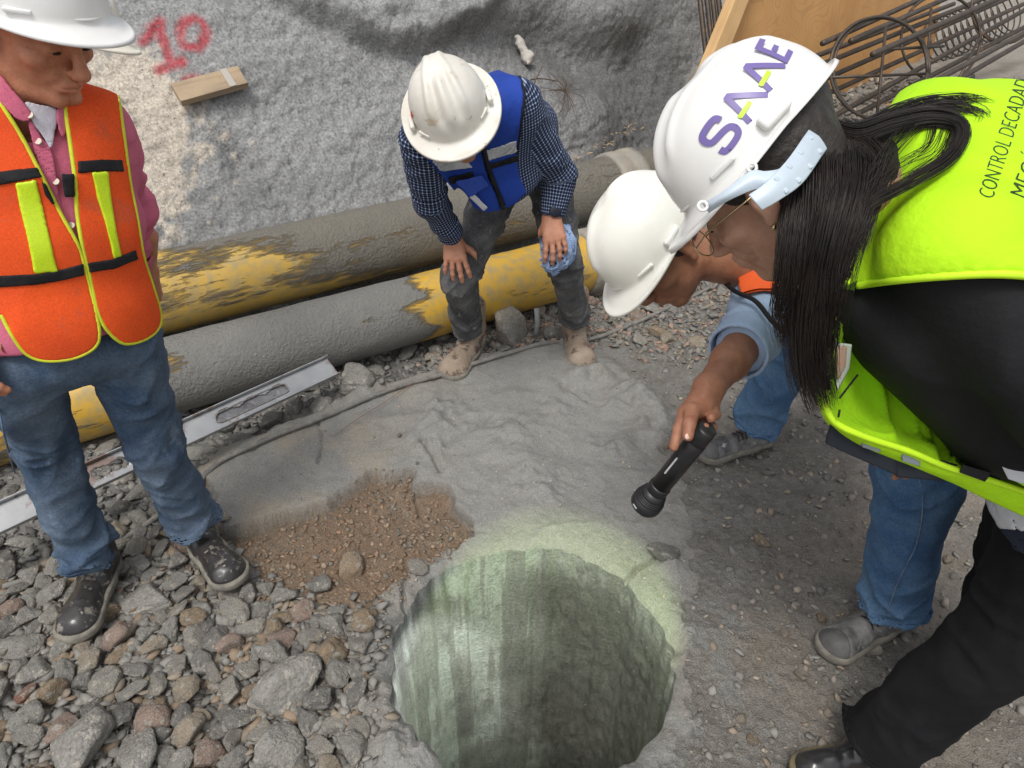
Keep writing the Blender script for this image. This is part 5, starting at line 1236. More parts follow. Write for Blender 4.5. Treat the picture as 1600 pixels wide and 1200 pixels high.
# watch
wc_ = wL * .82 + eL * .18; wax = nrm(wL - eL)
V, F = tube(np.array([wc_ - wax * .013, wc_ - wax * .012, wc_ + wax * .012, wc_ + wax * .013]), [.030, .0335, .0335, .030], 24)
wt = kid(pM, mesh_obj('watch', V, F, mat('black_rubber', (.015, .015, .018), rough=.5)))
wn = nrm(cw(.25, .15, 1) - wax * (cw(.25, .15, 1) @ wax)); V, F = tube(np.array([wc_ + wn * .026, wc_ + wn * .030, wc_ + wn * .041, wc_ + wn * .043]), [.019, .022, .022, .019], 28); kid(wt, mesh_obj('watch_case', V, F, mat('watch_resin', (.018, .022, .035), rough=.35)))
# trousers, boots
legsM = [(A(-.03, 2.63, .82), PX(718, 430, 2.69), A(-.19, 2.64, .15)), (A(.125, 2.68, .82), PX(882, 405, 2.72), A(.283, 2.735, .15))]
trM, f_trM = trousers('jeans', pM, A(.05, 2.67, .85), sideM, legsM, DENG, rad=(.086, .066, .062), pel=(.155, .11, .11), h=.0068, top=.97, seed=70, foldf=1.9)
M_BTM = mat('muddy_tan_leather', (.25, .185, .135), (.33, .27, .21), 14, .85, bump=[(40, .3, .003)], spots=[(18, .55, (.12, .085, .065))])
boot('b', (-.185, 2.63), (-.36, -1), pM, M_BTM, M_SOL, square=True, z=.03, L=.33, wid=1.35)
boot('b', (.288, 2.74), (.10, -1), pM, M_BTM, M_SOL, square=True, z=.02, L=.33, wid=1.3)
# blue rag under his left hand
rc0 = [PX(866, 368, 2.605), PX(872, 388, 2.60), PX(866, 408, 2.60)]
def f_rag2(P):
    d = smin(chain(P, rc0, (.036, .046, .038), .03), rc(P, PX(888, 358, 2.61), PX(882, 400, 2.61), .014, .026), .02); return d - .011 * folds(P, cw(.5, -.8, 0), 34, 9, 81, 2.2) - .006 * folds(P, cw(-.6, -.5, .3), 40, 12, 85, 2)
V, F = sdf_mesh(lambda P: np.maximum(np.abs(f_rag2(P)) - .004, -hLf(P) + .001), *bounds(rc0, .10), .0045)
tag(mesh_obj('cloth', V, F, cloth_mat('pale_blue_cloth', (.30, .40, .60), (.24, .33, .52), 9)), 'crumpled pale blue cloth held against the knee under the hand with the watch', 'cloth')
# ---------------------------------------------------------------- man with the torch
pF = empty('person', 'man in plain white helmet and pale blue shirt stooping behind the woman, holding a torch', 'person', (1.0, 1.6, 0))
hoF = PX(1034, 385, 1.52); upF = cw(-.80, .44, .40); fwF = cw(-.50, -.85, -.05)
neckF = PX(1180, 412, 1.57)
fnH, lo, hi, MbF = make_head(pF, hoF, fwF, upF, neckF, SK_F)
elF = A(.500, 1.27, .93); wrF = PX(1107, 607, 1.335)
tail, lens = A(.346, .98, .915), A(.27, 1.03, .68); tdir = nrm(lens - tail)
def f_handF(P):
    kn = [PX(1070, 646, 1.285), PX(1078, 643, 1.272), PX(1090, 640, 1.275), PX(1100, 640, 1.285)]
    d = None
    for k_ in kn:
        e = rc(P, wrF, k_, .019, .0135); d = e if d is None else smin(d, e, .016)
    d = smin(d, rc(P, wrF, PX(1113, 638, 1.31), .017, .014), .014)
    o_ = smin(d, chain(P, [PX(1070, 646, 1.285), PX(1061, 671, 1.275), PX(1053, 698, 1.272)], (.0125, .0105, .0085), .004), .006)
    o_ = np.minimum(o_, smin(d, chain(P, [PX(1082, 642, 1.262), PX(1077, 662, 1.228), PX(1075, 681, 1.222)], (.0135, .0118, .0098), .004), .008))
    for a_, b_, c_ in (((1108, 640, 1.30), (1118, 648, 1.295), (1111, 653, 1.262)), ((1100, 650, 1.31), (1112, 668, 1.30), (1101, 668, 1.258)), ((1092, 660, 1.31), (1104, 684, 1.29), (1092, 682, 1.262))):
        o_ = np.minimum(o_, smin(d, chain(P, [PX(*a_), PX(*b_), PX(*c_)], (.0105, .0098, .0088), .004), .005))
    return smin(o_, chain(P, [wrF, (wrF + elF) / 2, elF], (.0265, .036, .044), .02), .018)
w2 = PX(1378, 632, 1.47)
f_hand2 = lambda P: hand_fn(P, w2, cw(.45, -.85, .1), cw(.2, .3, 1), 1, curl=(.5, .5, .5, .5), sc=1.0, thumb=(.15, .5, -.6), fore=w2 + cw(.0, .10, -.05))
body_mesh(pF, [(fnH, lo, hi, .0040), (f_handF, *bounds([wrF, elF, PX(1053, 700, 1.27), PX(1115, 680, 1.3)], .06), .0024), (f_hand2, *bounds([w2, w2 + cw(.3, -1, 0) * .2], .07), .0035)], SK_F)
V, F = sdf_mesh(lambda P: np.maximum(ell((P - hoF) @ MbF, (0, -.014, .030), (.0800, .101, .088)), np.maximum(((P - hoF) @ MbF)[:, 1] - .02, -.06 - ((P - hoF) @ MbF)[:, 2])), hoF - .13, hoF + .14, .004); kid(pF, mesh_obj('hair', V, F, M_HAIRD))
helmet('hard_hat', hoF, MbF, M_HWS, pF, plain=True)
for t_, dep_ in (((1074, 682, 1.2135), .0046),):
    V, F = ico(2); Rn = basis(cw(-.1, -1, .1), cw(0, .1, 1)); kid(pF, mesh_obj('fingernail', (V * A(dep_, dep_ * 1.2, .0012)) @ Rn.T + PX(*t_), F, mat('nail', (.62, .40, .33), rough=.35)))
# torch
tr = empty('torch', 'long black metal torch held pointing down into the borehole', 'torch', tail)
BM = mat('black_anodised', (.016, .016, .017), (.022, .022, .024), 30, .42, metal=.2, spec=.5, bump=[(300, .1, .0005)])
def lathe(prof, name, m_, par, n=48, smooth=True):
    prof = [(s, r * .92) for s, r in prof]
    V, F = tube(np.array([tail + tdir * s for s, r in prof]), [r for s, r in prof], n); Mt = basis(np.cross(tdir, A(0, 0, 1)), tdir)
    o_ = mesh_obj(name, V, F, m_); kid(par, o_); return o_
TL = np.linalg.norm(lens - tail); S0 = -.005
lathe([(S0, .016), (S0 + .004, .0205), (.03, .0205), (.032, .019), (.036, .019), (.038, .0215), (TL - .075, .0215)], 'barrel', BM, tr)
lathe([(TL - .0745, .0222), (TL - .070, .0238), (TL - .058, .0238), (TL - .054, .0225)], 'collar', BM, tr)
pr = [(TL - .0535, .0225), (TL - .044, .027)]
for k in range(4): s_k = TL - .042 + k * .0045; pr += [(s_k, .0285 + k * .0012), (s_k + .0024, .0285 + k * .0012), (s_k + .0027, .0268 + k * .0012), (s_k + .0042, .0268 + k * .0012)]
pr += [(TL - .022, .0345), (TL - .004, .0350), (TL, .0335), (TL, .031), (TL - .006, .028)]
lathe(pr, 'head', BM, tr)
gl = mat('led_lens', (.8, .9, .7), rough=.1); gl.node_tree.nodes['Principled BSDF'].inputs['Emission Color'].default_value = (.85, 1, .6, 1); gl.node_tree.nodes['Principled BSDF'].inputs['Emission Strength'].default_value = 6
lathe([(TL - .0055, .0275), (TL - .0045, .0275)], 'lens', gl, tr)
tn = nrm(cw(-.62, .1, .75) - tdir * (cw(-.62, .1, .75) @ tdir)); V, F = box(tail + tdir * .105 + tn * .0212, .0035, .050, .0018, basis(tdir, tn), .0004); kid(tr, mesh_obj('maker_mark', V, F, mat('grey_print', (.45, .46, .47), rough=.5), smooth=False))
V, F = box(tail + tdir * (TL - .011) + tn * .0345, .003, .012, .0018, basis(np.cross(tdir, tn), tn), .0004); kid(tr, mesh_obj('maker_mark', V, F, mat('grey_print_small', (.4, .41, .42), rough=.5), smooth=False))
for nm, tgt, half, bl, en, colr in (('torch_spill', A(.165, 1.265, 0), 27.5, .38, 21, (.72, 1.0, .38)), ('torch_core', A(-.24, 1.13, -.55), 19.5, .32, 66, (.96, 1.0, .95))):
    ld = bpy.data.lights.new(nm, 'SPOT'); ld.energy = en; ld.color = colr; ld.spot_size = math.radians(half * 2); ld.spot_blend = bl; ld.shadow_soft_size = .012
    lo_ = bpy.data.objects.new(nm, ld); COL.objects.link(lo_); lo_.location = tuple(lens + tdir * .004); lo_.rotation_euler = (-Vector(tuple(tgt - lens))).to_track_quat('Z', 'Y').to_euler(); kid(tr, lo_)
# shirt
SBL = cloth_mat('pale_blue_shirt', (.35, .46, .62), (.30, .40, .56), 6, fine=(500, .12))
shF = A(.62, 1.55, .99); sdF = nrm(A(.12, -.98, .02))
def T_F(P, fold=True):
    d = loft(P, [(A(1.08, 1.68, .90), .16, .11), (A(.90, 1.60, .99), .165, .12), (A(.72, 1.50, 1.01), .175, .11), (A(.62, 1.48, 1.01), .13, .075), (A(.57, 1.475, 1.01), .065, .06)], sdF, .05)
    e = chain(P, [shF, elF, elF * .74 + wrF * .26], (.072, .058, .054), .03)
    if fold: e = e - .004 * folds(P, elF - shF, 20, 7, 91, 1.4)
    d = smin(d, e, .03)
    return smin(d, rc(P, A(.70, 1.36, 1.0), A(.84, 1.42, .90), .07, .05), .03)
T_F0 = lambda P: T_F(P, False)
cf = elF * .74 + wrF * .26; cax_ = nrm(wrF - elF)
def shirtF(P):
    d = T_F(P); return np.where(np.linalg.norm(P - cf, axis=1) < .14, smax(d, (P - cf) @ cax_, .004), d)
V, F = sdf_mesh(shirtF, *bounds([A(1.08, 1.68, .9), A(.57, 1.475, 1.0), elF, cf, A(.82, 1.18, .92)], .16), .008); shFo = kid(pF, mesh_obj('shirt', V, F, SBL))
# turned-up cuff
def f_cuff(P):
    al = (P - cf) @ cax_; r_ = rc(P, elF - cax_ * .05, cf + cax_ * .1, .060, .060); return smax(np.abs(r_ + .002 * folds(P, A(.2, .3, .9), 14, 20, 7)) - .004, np.abs(al + .022) - .034, .003)
V, F = sdf_mesh(f_cuff, *bounds([cf, elF], .09), .0042); kid(shFo, mesh_obj('rolled_cuff', V, F, SBL))
fl_, fh_ = bounds([A(.9, 1.6, 1.), A(.57, 1.475, 1.0), shF], .16)
def spF(nm, poly, m_, off, th=.003, par=None, h=.004): return shell_part(nm, T_F0, fl_, fh_, dens(poly, 2), off, th, m_, par or pF, None, h, kidof=par or pF, slack=.12)
spF('collar', [(1116, 358), (1128, 365), (1146, 398), (1160, 416), (1146, 428), (1131, 440), (1126, 400)], SBL, .014)
spF('vest_front', [(1146, 398), (1180, 400), (1230, 400), (1250, 470), (1220, 510), (1190, 478), (1158, 462)], mat('orange_vest_cloth', (.80, .12, .02), (.7, .1, .02), 6, .8), .016)
spF('reflective_strip', [(1158, 462), (1190, 472), (1225, 450), (1245, 462), (1200, 494), (1168, 482)], REF, .022, .002)
spF('navy_panel', [(1178, 490), (1215, 488), (1250, 470), (1250, 540), (1205, 530)], mat('navy_cloth', (.015, .02, .12), rough=.8), .022, .002)
piping('binding', T_F0, None, None, [(1130, 440), (1150, 456), (1180, 470), (1205, 500), (1225, 520)], .018, .005, BLK, shFo)
# trousers and boots
legsF = [(A(1.02, 1.80, .86), A(.93, 1.98, .47), PX(1178, 668, 2.55) * A(1, 1, 0) + A(0, 0, .125)), (A(1.10, 1.58, .86), PX(1432, 745, 1.66), A(1.030, 1.215, .12))]
trF, f_trF = trousers('jeans', pF, A(1.08, 1.69, .88), sdF, legsF, DEN2, rad=(.102, .088, .078), pel=(.165, .115, .12), h=.0075, top=1.0, seed=90, foldf=1.5, seam=[[(1436, 745), (1442, 790), (1432, 850), (1405, 905), (1390, 945), (1380, 968)]])
M_BTF = mat('dusty_grey_boot', (.06, .06, .062), (.26, .255, .245), 14, .8, bump=[(40, .3, .003)], spots=[(30, .6, (.36, .35, .33))])
LAC = cloth_mat('dark_laces', (.035, .012, .014), (.08, .06, .06), 60)
TOE = mat('scuffed_toe', (.05, .05, .052), (.14, .135, .13), 14, .6, bump=[(50, .2, .002)])
boot('b', tuple(legsF[0][2][:2] + A(.01, .01)), (-.92, -.38), pF, M_BTF, M_SOL, z=.02, L=.31, laces=LAC, m_toe=TOE, wid=1.12)
boot('b', (1.035, 1.225), (-.86, -.42), pF, M_BTF, M_SOL, z=.02, L=.31, laces=LAC, m_toe=TOE, wid=1.12)
# ---------------------------------------------------------------- woman in the lime vest
pW = empty('person', 'woman with long black hair in a SAAE helmet and lime vest leaning in', 'person', (1.0, .95, 0))
hoW = PX(1199, 288, .99); upW = cw(-.70, .70, -.02); fwW = cw(-.56, -.42, -.70)
neckW = A(.545, .98, 1.385)
fnH, lo, hi, MbW = make_head(pW, hoW, fwW, upW, neckW, SK_W, female=True)
hwd = A(.80, .62, .98)
shWl, elWl = A(.570, .835, 1.315), A(.720, .70, 1.16)
shWr = A(.715, 1.185, 1.355); sdW = nrm(shWr - shWl)
body_mesh(pW, [(fnH, lo, hi, .0034), (lambda P: chain(P, [A(.62, 1.0, 1.34), A(1.0, .95, 1.0)], (.05, .08), .03), *bounds([A(.6, 1., 1.36), A(1., .95, 1.)], .12), .014)], SK_W)
V, F = ico(2)
for s in (-1, 1): kid(pW, mesh_obj('eye', (V * A(.009, .0035, .0022) + A(s * .031, .0895, -.0035)) @ MbW.T + hoW, F, M_EYE))
hoH = PX(1207, 252, .985); MbH = basis(cw(-.672, -.735, -.10), cw(-.735, .672, .06))
hzW, dW = helmet('hard_hat', hoH, MbH, M_HW, pW, hh=.118)
PUR = mat('purple_print', (.165, .125, .34), rough=.35); LGR = mat('lime_print', (.48, .70, .04), rough=.4)
# lettering SAAE on the left side of the dome: s runs front to back, h upwards
def lpos(s, h): c, sn = math.cos(.17), math.sin(.17); return (.066 - (s * c - h * sn), .062 + s * sn + h * c)
def lstroke(nm, pts, w, m_, off=.0021):
    pts = [np.array(p, float) for p in (cr(np.array([(*p_, 0) for p_ in pts]), 4)[:, :2] if len(pts) > 6 else pts)]; L_ = []; R_2 = []
    for i, p in enumerate(pts):
        a = pts[max(i - 1, 0)]; b_ = pts[min(i + 1, len(pts) - 1)]; d1 = nrm(p - a) if i else nrm(b_ - p); d2 = nrm(b_ - p) if i < len(pts) - 1 else d1
        n_ = nrm(A(-(d1 + d2)[1], (d1 + d2)[0])); k = 1 / max(.35, abs(n_ @ A(-d1[1], d1[0]))); L_.append(p + n_ * w / 2 * k); R_2.append(p - n_ * w / 2 * k)
    L_ = list(L_); poly = [lpos(*p) for p in L_] + [lpos(*p) for p in R_2[::-1]]; dome_poly(nm, poly, m_, hzW, MbH, hoH, side=-1, off=off, sub=.004)
H_, wS = .036, .0080
S_pts = [(x_ * .95, h_ * .9) for x_, h_ in [(.030, .031), (.029, .038), (.022, .0405), (.010, .0405), (.003, .038), (.000, .031), (.002, .024), (.009, .0215), (.020, .0195), (.028, .016), (.030, .009), (.027, .002), (.020, -.0005), (.008, -.0005), (.001, .002), (.000, .009)]]
lstroke('letter_s', S_pts, wS, PUR)
for k in (0, 1):
    ax_ = .054 + k * .0445
    lstroke('letter_a', [(ax_ - .0125, -.003), (ax_, H_), (ax_ + .003, H_), (ax_ + .026, -.003)], .0072, PUR)
    lstroke('letter_a_slash', [(ax_ - .0140, .0105), (ax_ + .0085, .0105)], .0060, LGR, .0026)
x0 = .132
lstroke('letter_e', [(x0 + .019, H_), (x0, H_), (x0, 0), (x0 + .019, 0)], .0072, PUR); lstroke('letter_e_bar', [(x0 + .0042, H_ / 2), (x0 + .016, H_ / 2)], .0068, PUR)
def P3_(q): return [PX(*a_) for a_ in q]
# nape strap of the suspension
M_STR = mat('pale_blue_strap', (.50, .58, .65), (.45, .53, .60), 20, .4, spec=.5)
def hbnd(y, z, x=-.090, off=0): return hoW + MbW @ A(x - off, y, z)
def strap(nm, px_top, px_bot, d, th, extra=0):
    rows = []
    for (a, b_) in zip(px_top, px_bot):
        rows.append([PX(a[0], a[1], a[2]), PX((a[0] + b_[0]) / 2, (a[1] + b_[1]) / 2, (a[2] + b_[2]) / 2 - .004), PX(b_[0], b_[1], b_[2])])
    V, F, _, _ = patch(rows, 8, 6); V, F = thicken(V, F, th); return kid(hzW, mesh_obj(nm, V, F, M_STR))
strap('side_strap', [(1098, 318, .90), (1130, 300, .872), (1172, 268, .865), (1196, 268, .862), (1222, 262, .862), (1250, 236, .875)], [(1108, 332, .90), (1140, 312, .872), (1180, 296, .865), (1204, 296, .862), (1236, 284, .862), (1262, 256, .875)], 0, .002)
strap('nape_strap', [(1170, 305, .858), (1196, 286, .855), (1230, 250, .86), (1262, 205, .885), (1284, 178, .93), (1292, 172, 1.0)], [(1190, 328, .858), (1218, 312, .856), (1254, 285, .862), (1286, 240, .885), (1306, 214, .93), (1310, 205, 1.0)], 0, .0028)
_tp = cr(P3_([(1196, 286, .855), (1230, 250, .86), (1262, 205, .885), (1284, 178, .93)]), 10); _bt = cr(P3_([(1218, 312, .856), (1254, 285, .862), (1286, 240, .885), (1306, 214, .93)]), 10)
for k in range(5):
    i_k = 4 + k * 5
    for f_ in (.22, .82):
        p = _tp[i_k] * (1 - f_) + _bt[i_k] * f_ - nrm(BV) * -.003; V, F = box(p, .007, .006, .004, basis(cw(.7, .7, 0), cw(0, 0, 1)), .0015); kid(hzW, mesh_obj('adjuster_tooth', V, F, M_STR, smooth=False))
for u, v, d in ((1175, 262, .868), (1098, 322, .885)):
    a = np.linspace(0, 2 * math.pi, 20); V, F = tube(np.array([PX(u + 7 * math.cos(t), v + 7 * math.sin(t), d) for t in a]), .0022, 6); kid(hzW, mesh_obj('strap_eyelet', V, F, M_HW))
# glasses
GLS = mat('gold_frame', (.60, .48, .28), rough=.25, metal=.9)
gl1 = hoW + MbW @ A(-.034, .112, -.006); gl2 = hoW + MbW @ A(.034, .112, -.006)
def rim(c): a = np.linspace(0, 2 * math.pi, 32); return tube(np.array([c + MbW @ A(.025 * math.cos(t), .003 * math.cos(t) ** 2, .021 * math.sin(t) - .003) for t in a]), .0011, 6)
gg = bpy.data.objects.new('glasses', None); COL.objects.link(gg); gg.location = tuple(gl1); kid(pW, gg)
for c in (gl1, gl2): V, F = rim(c); kid(gg, mesh_obj('rim', V, F, GLS))
V, F = tube(np.array([gl1 + MbW @ A(-.026, 0, 0), hoW + MbW @ A(-.082, .075, .004), hoW + MbW @ A(-.086, -.005, .006)]), .0014, 6); kid(gg, mesh_obj('temple', V, F, GLS))
V, F = tube(np.array([gl1 + MbW @ A(.026, .002, 0), gl2 + MbW @ A(-.026, .002, 0)]), .0012, 6); kid(gg, mesh_obj('bridge', V, F, GLS))
p = hoW + MbW @ A(-.086, -.004, -.044); V, F = ico(2); kid(pW, mesh_obj('earring', V * .0042 + p, F, GLS))
# jacket: black body and sleeve
BLKJ = cloth_mat('black_softshell', (.010, .010, .011), (.016, .016, .018), 4, fine=(300, .1), weave=(500, .2, .001), rough=.75)
def T_W(P, fold=True):
    d = loft(P, [(A(.985, .95, .98), .165, .12), (A(.90, .96, 1.11), .165, .125), (A(.775, .99, 1.255), .18, .125), (A(.685, 1.01, 1.35), .150, .10), (A(.61, 1.0, 1.385), .10, .07), (A(.555, .985, 1.385), .060, .055)], sdW, .05)
    d = smin(d, rc(P, A(.73, 1.12, 1.330), A(.84, 1.13, 1.345), .058, .085), .05)
    d = smin(d, rc(P, shWr, A(.80, 1.30, 1.20), .075, .06), .04)
    e = chain(P, [shWl, elWl, A(.90, .72, 1.0)], (.078, .070, .055), .03)
    d = smin(d, e, .035)
    d = smin(d, rc(P, PX(1348, 350, 1.02), PX(1352, 470, 1.02), .045), .03)
    d = smin(d, rc(P, PX(1440, 505, 1.02), PX(1585, 645, 1.06), .100, .10), .05)
    if fold: d = d - .003 * folds(P, A(.5, -.3, -.6), 12, 6, 121, 1.6)
    return d
T_W0 = lambda P: T_W(P, False) - .0040 * folds(P, A(.35, .6, .5), 8, 3.5, 128, 2.4)
V, F = sdf_mesh(T_W, *bounds([A(.985, .95, .98), A(.555, .985, 1.385), elWl, A(.9, .72, 1.0), A(.80, 1.3, 1.2), shWl], .14), .0065)
jk = kid(pW, mesh_obj('jacket', V, F, BLKJ))
LIME = mat('lime_vest_cloth', (.45, .79, .014), (.40, .74, .012), 4, .8, spec=.25, fine=(500, .06), bump=[(7, .6, .022), (500, .15, .0008)])
LIMED = mat('lime_vest_lining', (.34, .66, .01), (.28, .55, .01), 6, .85, spec=.2, bump=[(12, .7, .012), (500, .15, .0008)])
LIMB = mat('lime_binding', (.56, .88, .02), (.5, .82, .02), 30, .7, bump=[(60, .3, .002)])
wl_, wh_ = bounds([A(1.0, .95, 1.0), A(.555, .985, 1.385), A(.80, 1.3, 1.3), shWl], .15)
WB_ = [(1342, 300), (1352, 240), (1372, 215), (1400, 150), (1480, 90), (1700, 60), (2000, 80), (2000, 800), (1700, 440), (1640, 432), (1560, 427), (1480, 430), (1400, 437), (1330, 445), (1318, 440), (1322, 400), (1330, 350)]
vW = shell_part('vest_back', T_W0, wl_, wh_, dens(WB_, 1), .014, .0056, LIME, pW, None, h=.0066)
piping('binding', T_W0, None, None, [(1700, 442), (1640, 434), (1560, 428), (1480, 431), (1400, 438), (1340, 446)], .016, .0055, LIMB, vW)
# lettering across the shoulders
TXT = mat('black_print', (.03, .045, .02), rough=.7)
def fit_text(s, a, b_, width_px, m_, nm):
    cu = bpy.data.curves.new(nm, 'FONT'); cu.body = s; cu.size = 1; cu.align_x = 'LEFT'; cu.resolution_u = 3; cu.offset = -.012
    ob = bpy.data.objects.new(nm, cu); COL.objects.link(ob); bpy.context.view_layer.update(); dg = bpy.context.evaluated_depsgraph_get(); me = bpy.data.meshes.new_from_object(ob.evaluated_get(dg)); bpy.data.objects.remove(ob)
    bm = bmesh.new(); bm.from_mesh(me); xs = [v.co.x for v in bm.verts]; x1 = max(xs); a = np.array(a, float); b_ = np.array(b_, float); ax = (b_ - a) / x1; per = A(ax[1], -ax[0]); per = per / np.linalg.norm(per) * width_px / .7
    if per[0] > 0: per = -per
    V = [hit(T_W0, *(a + ax * v.co.x + per * v.co.y), off=.0198) for v in bm.verts]; bm.verts.index_update(); F = [tuple(v.index for v in f.verts) for f in bm.faces]; bm.free()
    return kid(vW, mesh_obj(nm, V, F, m_, smooth=False))
fit_text('CONTROL DECADAD', (1552, 312), (1612, 128), 26, TXT, 'lettering')
fit_text('MECÁNICA', (1606, 314), (1660, 180), 32, TXT, 'lettering')
# hanging front panel seen from inside
def P3(*a): return [PX(*q) for q in a]
outer = [(1326, 438, .90), (1300, 462, .93), (1287, 500, .96), (1283, 560, .985), (1286, 610, 1.0), (1300, 655, 1.02), (1345, 680, 1.03), (1420, 705, 1.05), (1480, 730, 1.06), (1540, 748, 1.06), (1620, 775, 1.06)]
inner = [(1330, 445, .97), (1335, 470, 1.0), (1345, 510, 1.05), (1362, 550, 1.08), (1385, 590, 1.11), (1420, 625, 1.13), (1460, 655, 1.13), (1500, 680, 1.13), (1540, 706, 1.13), (1590, 735, 1.12), (1650, 775, 1.12)]
mid = [((a[0] * .55 + b_[0] * .45), (a[1] * .55 + b_[1] * .45), (a[2] + b_[2]) / 2 + .035) for a, b_ in zip(outer, inner)]
V, F, _, sh_ = patch([P3(*outer), P3(*mid), P3(*inner)], 14, 14)
N_ = vnorm(V, F); wr_ = folds(V, cw(.8, -.5, .1), 20, 9, 131, 1.8); edge = np.minimum(np.linspace(0, 1, sh_[0])[:, None], 1) * np.ones(sh_[1]); V = V + N_ * (.011 * wr_ * sst(0, .25, edge.ravel()))[:, None]
V, F = thicken(V, F, .0025); vin = kid(pW, mesh_obj('vest_front', V, F, LIMED))
out2 = [(a[0] + dx, a[1] + dy, a[2] + dd) for a, (dx, dy, dd) in zip(outer, [(-6, 2, .02), (-12, 0, .03), (-14, 0, .03), (-12, 0, .04), (-10, 4, .04), (-4, 8, .04), (-6, 12, .03), (0, 20, .03), (10, 24, .03), (0, 30, .03), (0, 40, .03)])]
rows = [P3(*outer), P3(*[(a[0] * .4 + b_[0] * .6, a[1] * .4 + b_[1] * .6, a[2] * .4 + b_[2] * .6 - .004) for a, b_ in zip(outer, out2)]), P3(*out2)]
V, F, _, _ = patch(rows, 5, 14); V, F = thicken(V, F, .004); kid(vin, mesh_obj('vest_edge', V, F, LIME))
V, F = tube(cr(P3(*outer), 12), .0052, 8); kid(vin, mesh_obj('binding', V, F, LIMB))
def quadp(nm, pts, m_, par, th=.003):
    a, b_, c, d = P3(*pts); V, F, _, _ = patch([[a, (a + b_) / 2, b_], [(a + d) / 2, (a + b_ + c + d) / 4, (b_ + c) / 2], [d, (c + d) / 2, c]], 5, 5); V, F = thicken(V, F, th); return kid(par, mesh_obj(nm, V, F, m_))
quadp('reflective_strip', [(1272, 528, .965), (1293, 532, .955), (1296, 588, .975), (1275, 582, .99)], REF, vin)
quadp('black_band', [(1275, 583, .985), (1296, 589, .970), (1298, 609, .98), (1277, 603, .995)], BLK, vin)
quadp('badge', [(1305, 535, .985), (1330, 538, 1.0), (1326, 575, 1.02), (1308, 610, 1.01)], mat('badge_grey', (.42, .47, .40), rough=.5), vin)
quadp('badge_picture', [(1307, 541, .978), (1322, 541, .992), (1320, 572, 1.01), (1309, 592, 1.0)], mat('badge_print', (.50, .27, .15), (.40, .33, .27), 120, .5), vin)
V, F = tube(np.array(P3((1340, 586, 1.03), (1325, 605, 1.02), (1312, 622, 1.01))), .0016, 5); kid(vin, mesh_obj('dart', V, F, BLK)); V, F = tube(np.array(P3((1312, 640, 1.005), (1310, 652, 1.005))), .0016, 5); kid(vin, mesh_obj('dart', V, F, BLK))
quadp('hem_black', [(1505, 726, 1.045), (1548, 738, 1.045), (1538, 752, 1.05), (1500, 738, 1.05)], BLK, vin, .004)
quadp('side_flap', [(1590, 662, 1.02), (1640, 690, 1.02), (1600, 760, 1.03), (1528, 715, 1.045)], LIME, vin)
quadp('side_reflective', [(1562, 722, 1.02), (1640, 695, 1.0), (1640, 770, 1.0), (1575, 748, 1.02)], REF, vin)
quadp('under_tab', [(1378, 532, 1.0), (1386, 534, 1.0), (1426, 572, 1.02), (1422, 580, 1.02)], LIME, jk)
# dark hem of the jacket front hanging under the vest
quadp('jacket_front_hem', [(1298, 664, 1.04), (1400, 702, 1.07), (1400, 742, 1.09), (1290, 692, 1.06)], mat('dark_navy_hem', (.014, .018, .026), rough=.8), jk, .006)
quadp('jacket_front_hem', [(1400, 700, 1.07), (1540, 740, 1.08), (1500, 752, 1.1), (1400, 744, 1.09)], mat('dark_navy_hem_b', (.014, .018, .026), rough=.8), jk, .006)
quadp('jacket_reflective', [(1345, 688, 1.045), (1376, 697, 1.05), (1374, 706, 1.055), (1347, 698, 1.05)], mat('dim_reflective', (.18, .21, .22), rough=.4), jk, .004)
quadp('jacket_reflective', [(1408, 708, 1.055), (1438, 715, 1.06), (1436, 728, 1.065), (1410, 720, 1.06)], mat('dim_reflective_b', (.18, .21, .22), rough=.4), jk, .004)
# trousers
BLKT = cloth_mat('black_trousers', (.006, .006, .007), (.011, .011, .012), 6, fine=(400, .15))
legsW = [(A(1.0, .90, .92), A(.985, .855, .50), A(.825, .85, .10)), (A(1.02, 1.03, .92), A(1.13, 1.05, .50), A(1.175, 1.05, .10))]
trW, f_trW = trousers('trousers', pW, A(1.0, .95, .92), sdW, legsW, BLKT, rad=(.105, .088, .078), pel=(.14, .17, .12), h=.0075, top=1.05, seed=140, foldf=1.3)
# reflective hem of the long jacket over the hips
hl, hh2 = bounds([A(1.0, .95, .78), A(1.0, .95, .95)], .24)
def spW(nm, poly, m_, off): return shell_part(nm, f_trW, hl, hh2, dens(poly, 2), off, .003, m_, pW, None, .005, kidof=jk)
spW('jacket_hem', [(1500, 700), (1700, 740), (1700, 900), (1590, 862), (1565, 830), (1545, 790), (1528, 750)], mat('navy_jacket', (.012, .018, .035), rough=.8), .014)
spW('hem_reflective', [(1532, 762), (1580, 775), (1700, 780), (1700, 832), (1610, 832), (1562, 826), (1546, 800)], REF, .020)
spW('hem_reflective', [(1510, 735), (1560, 742), (1700, 752), (1700, 768), (1575, 766), (1520, 752)], REF, .020)
M_SHW = mat('black_shoe_leather', (.016, .016, .017), (.024, .023, .023), 10, .28, spec=.5, coat=.3, bump=[(60, .1, .001)])
M_SOW = mat('shoe_welt', (.22, .17, .07), (.05, .05, .05), 20, .7)
boot('b', (.83, .852), (-1, -.25), pW, M_SHW, M_SOW, z=.02, L=.255, shaft=.10, wid=.92)
boot('b', (1.19, 1.05), (-1, -.18), pW, M_SHW, M_SOW, z=.02, L=.255, shaft=.10, wid=.92)
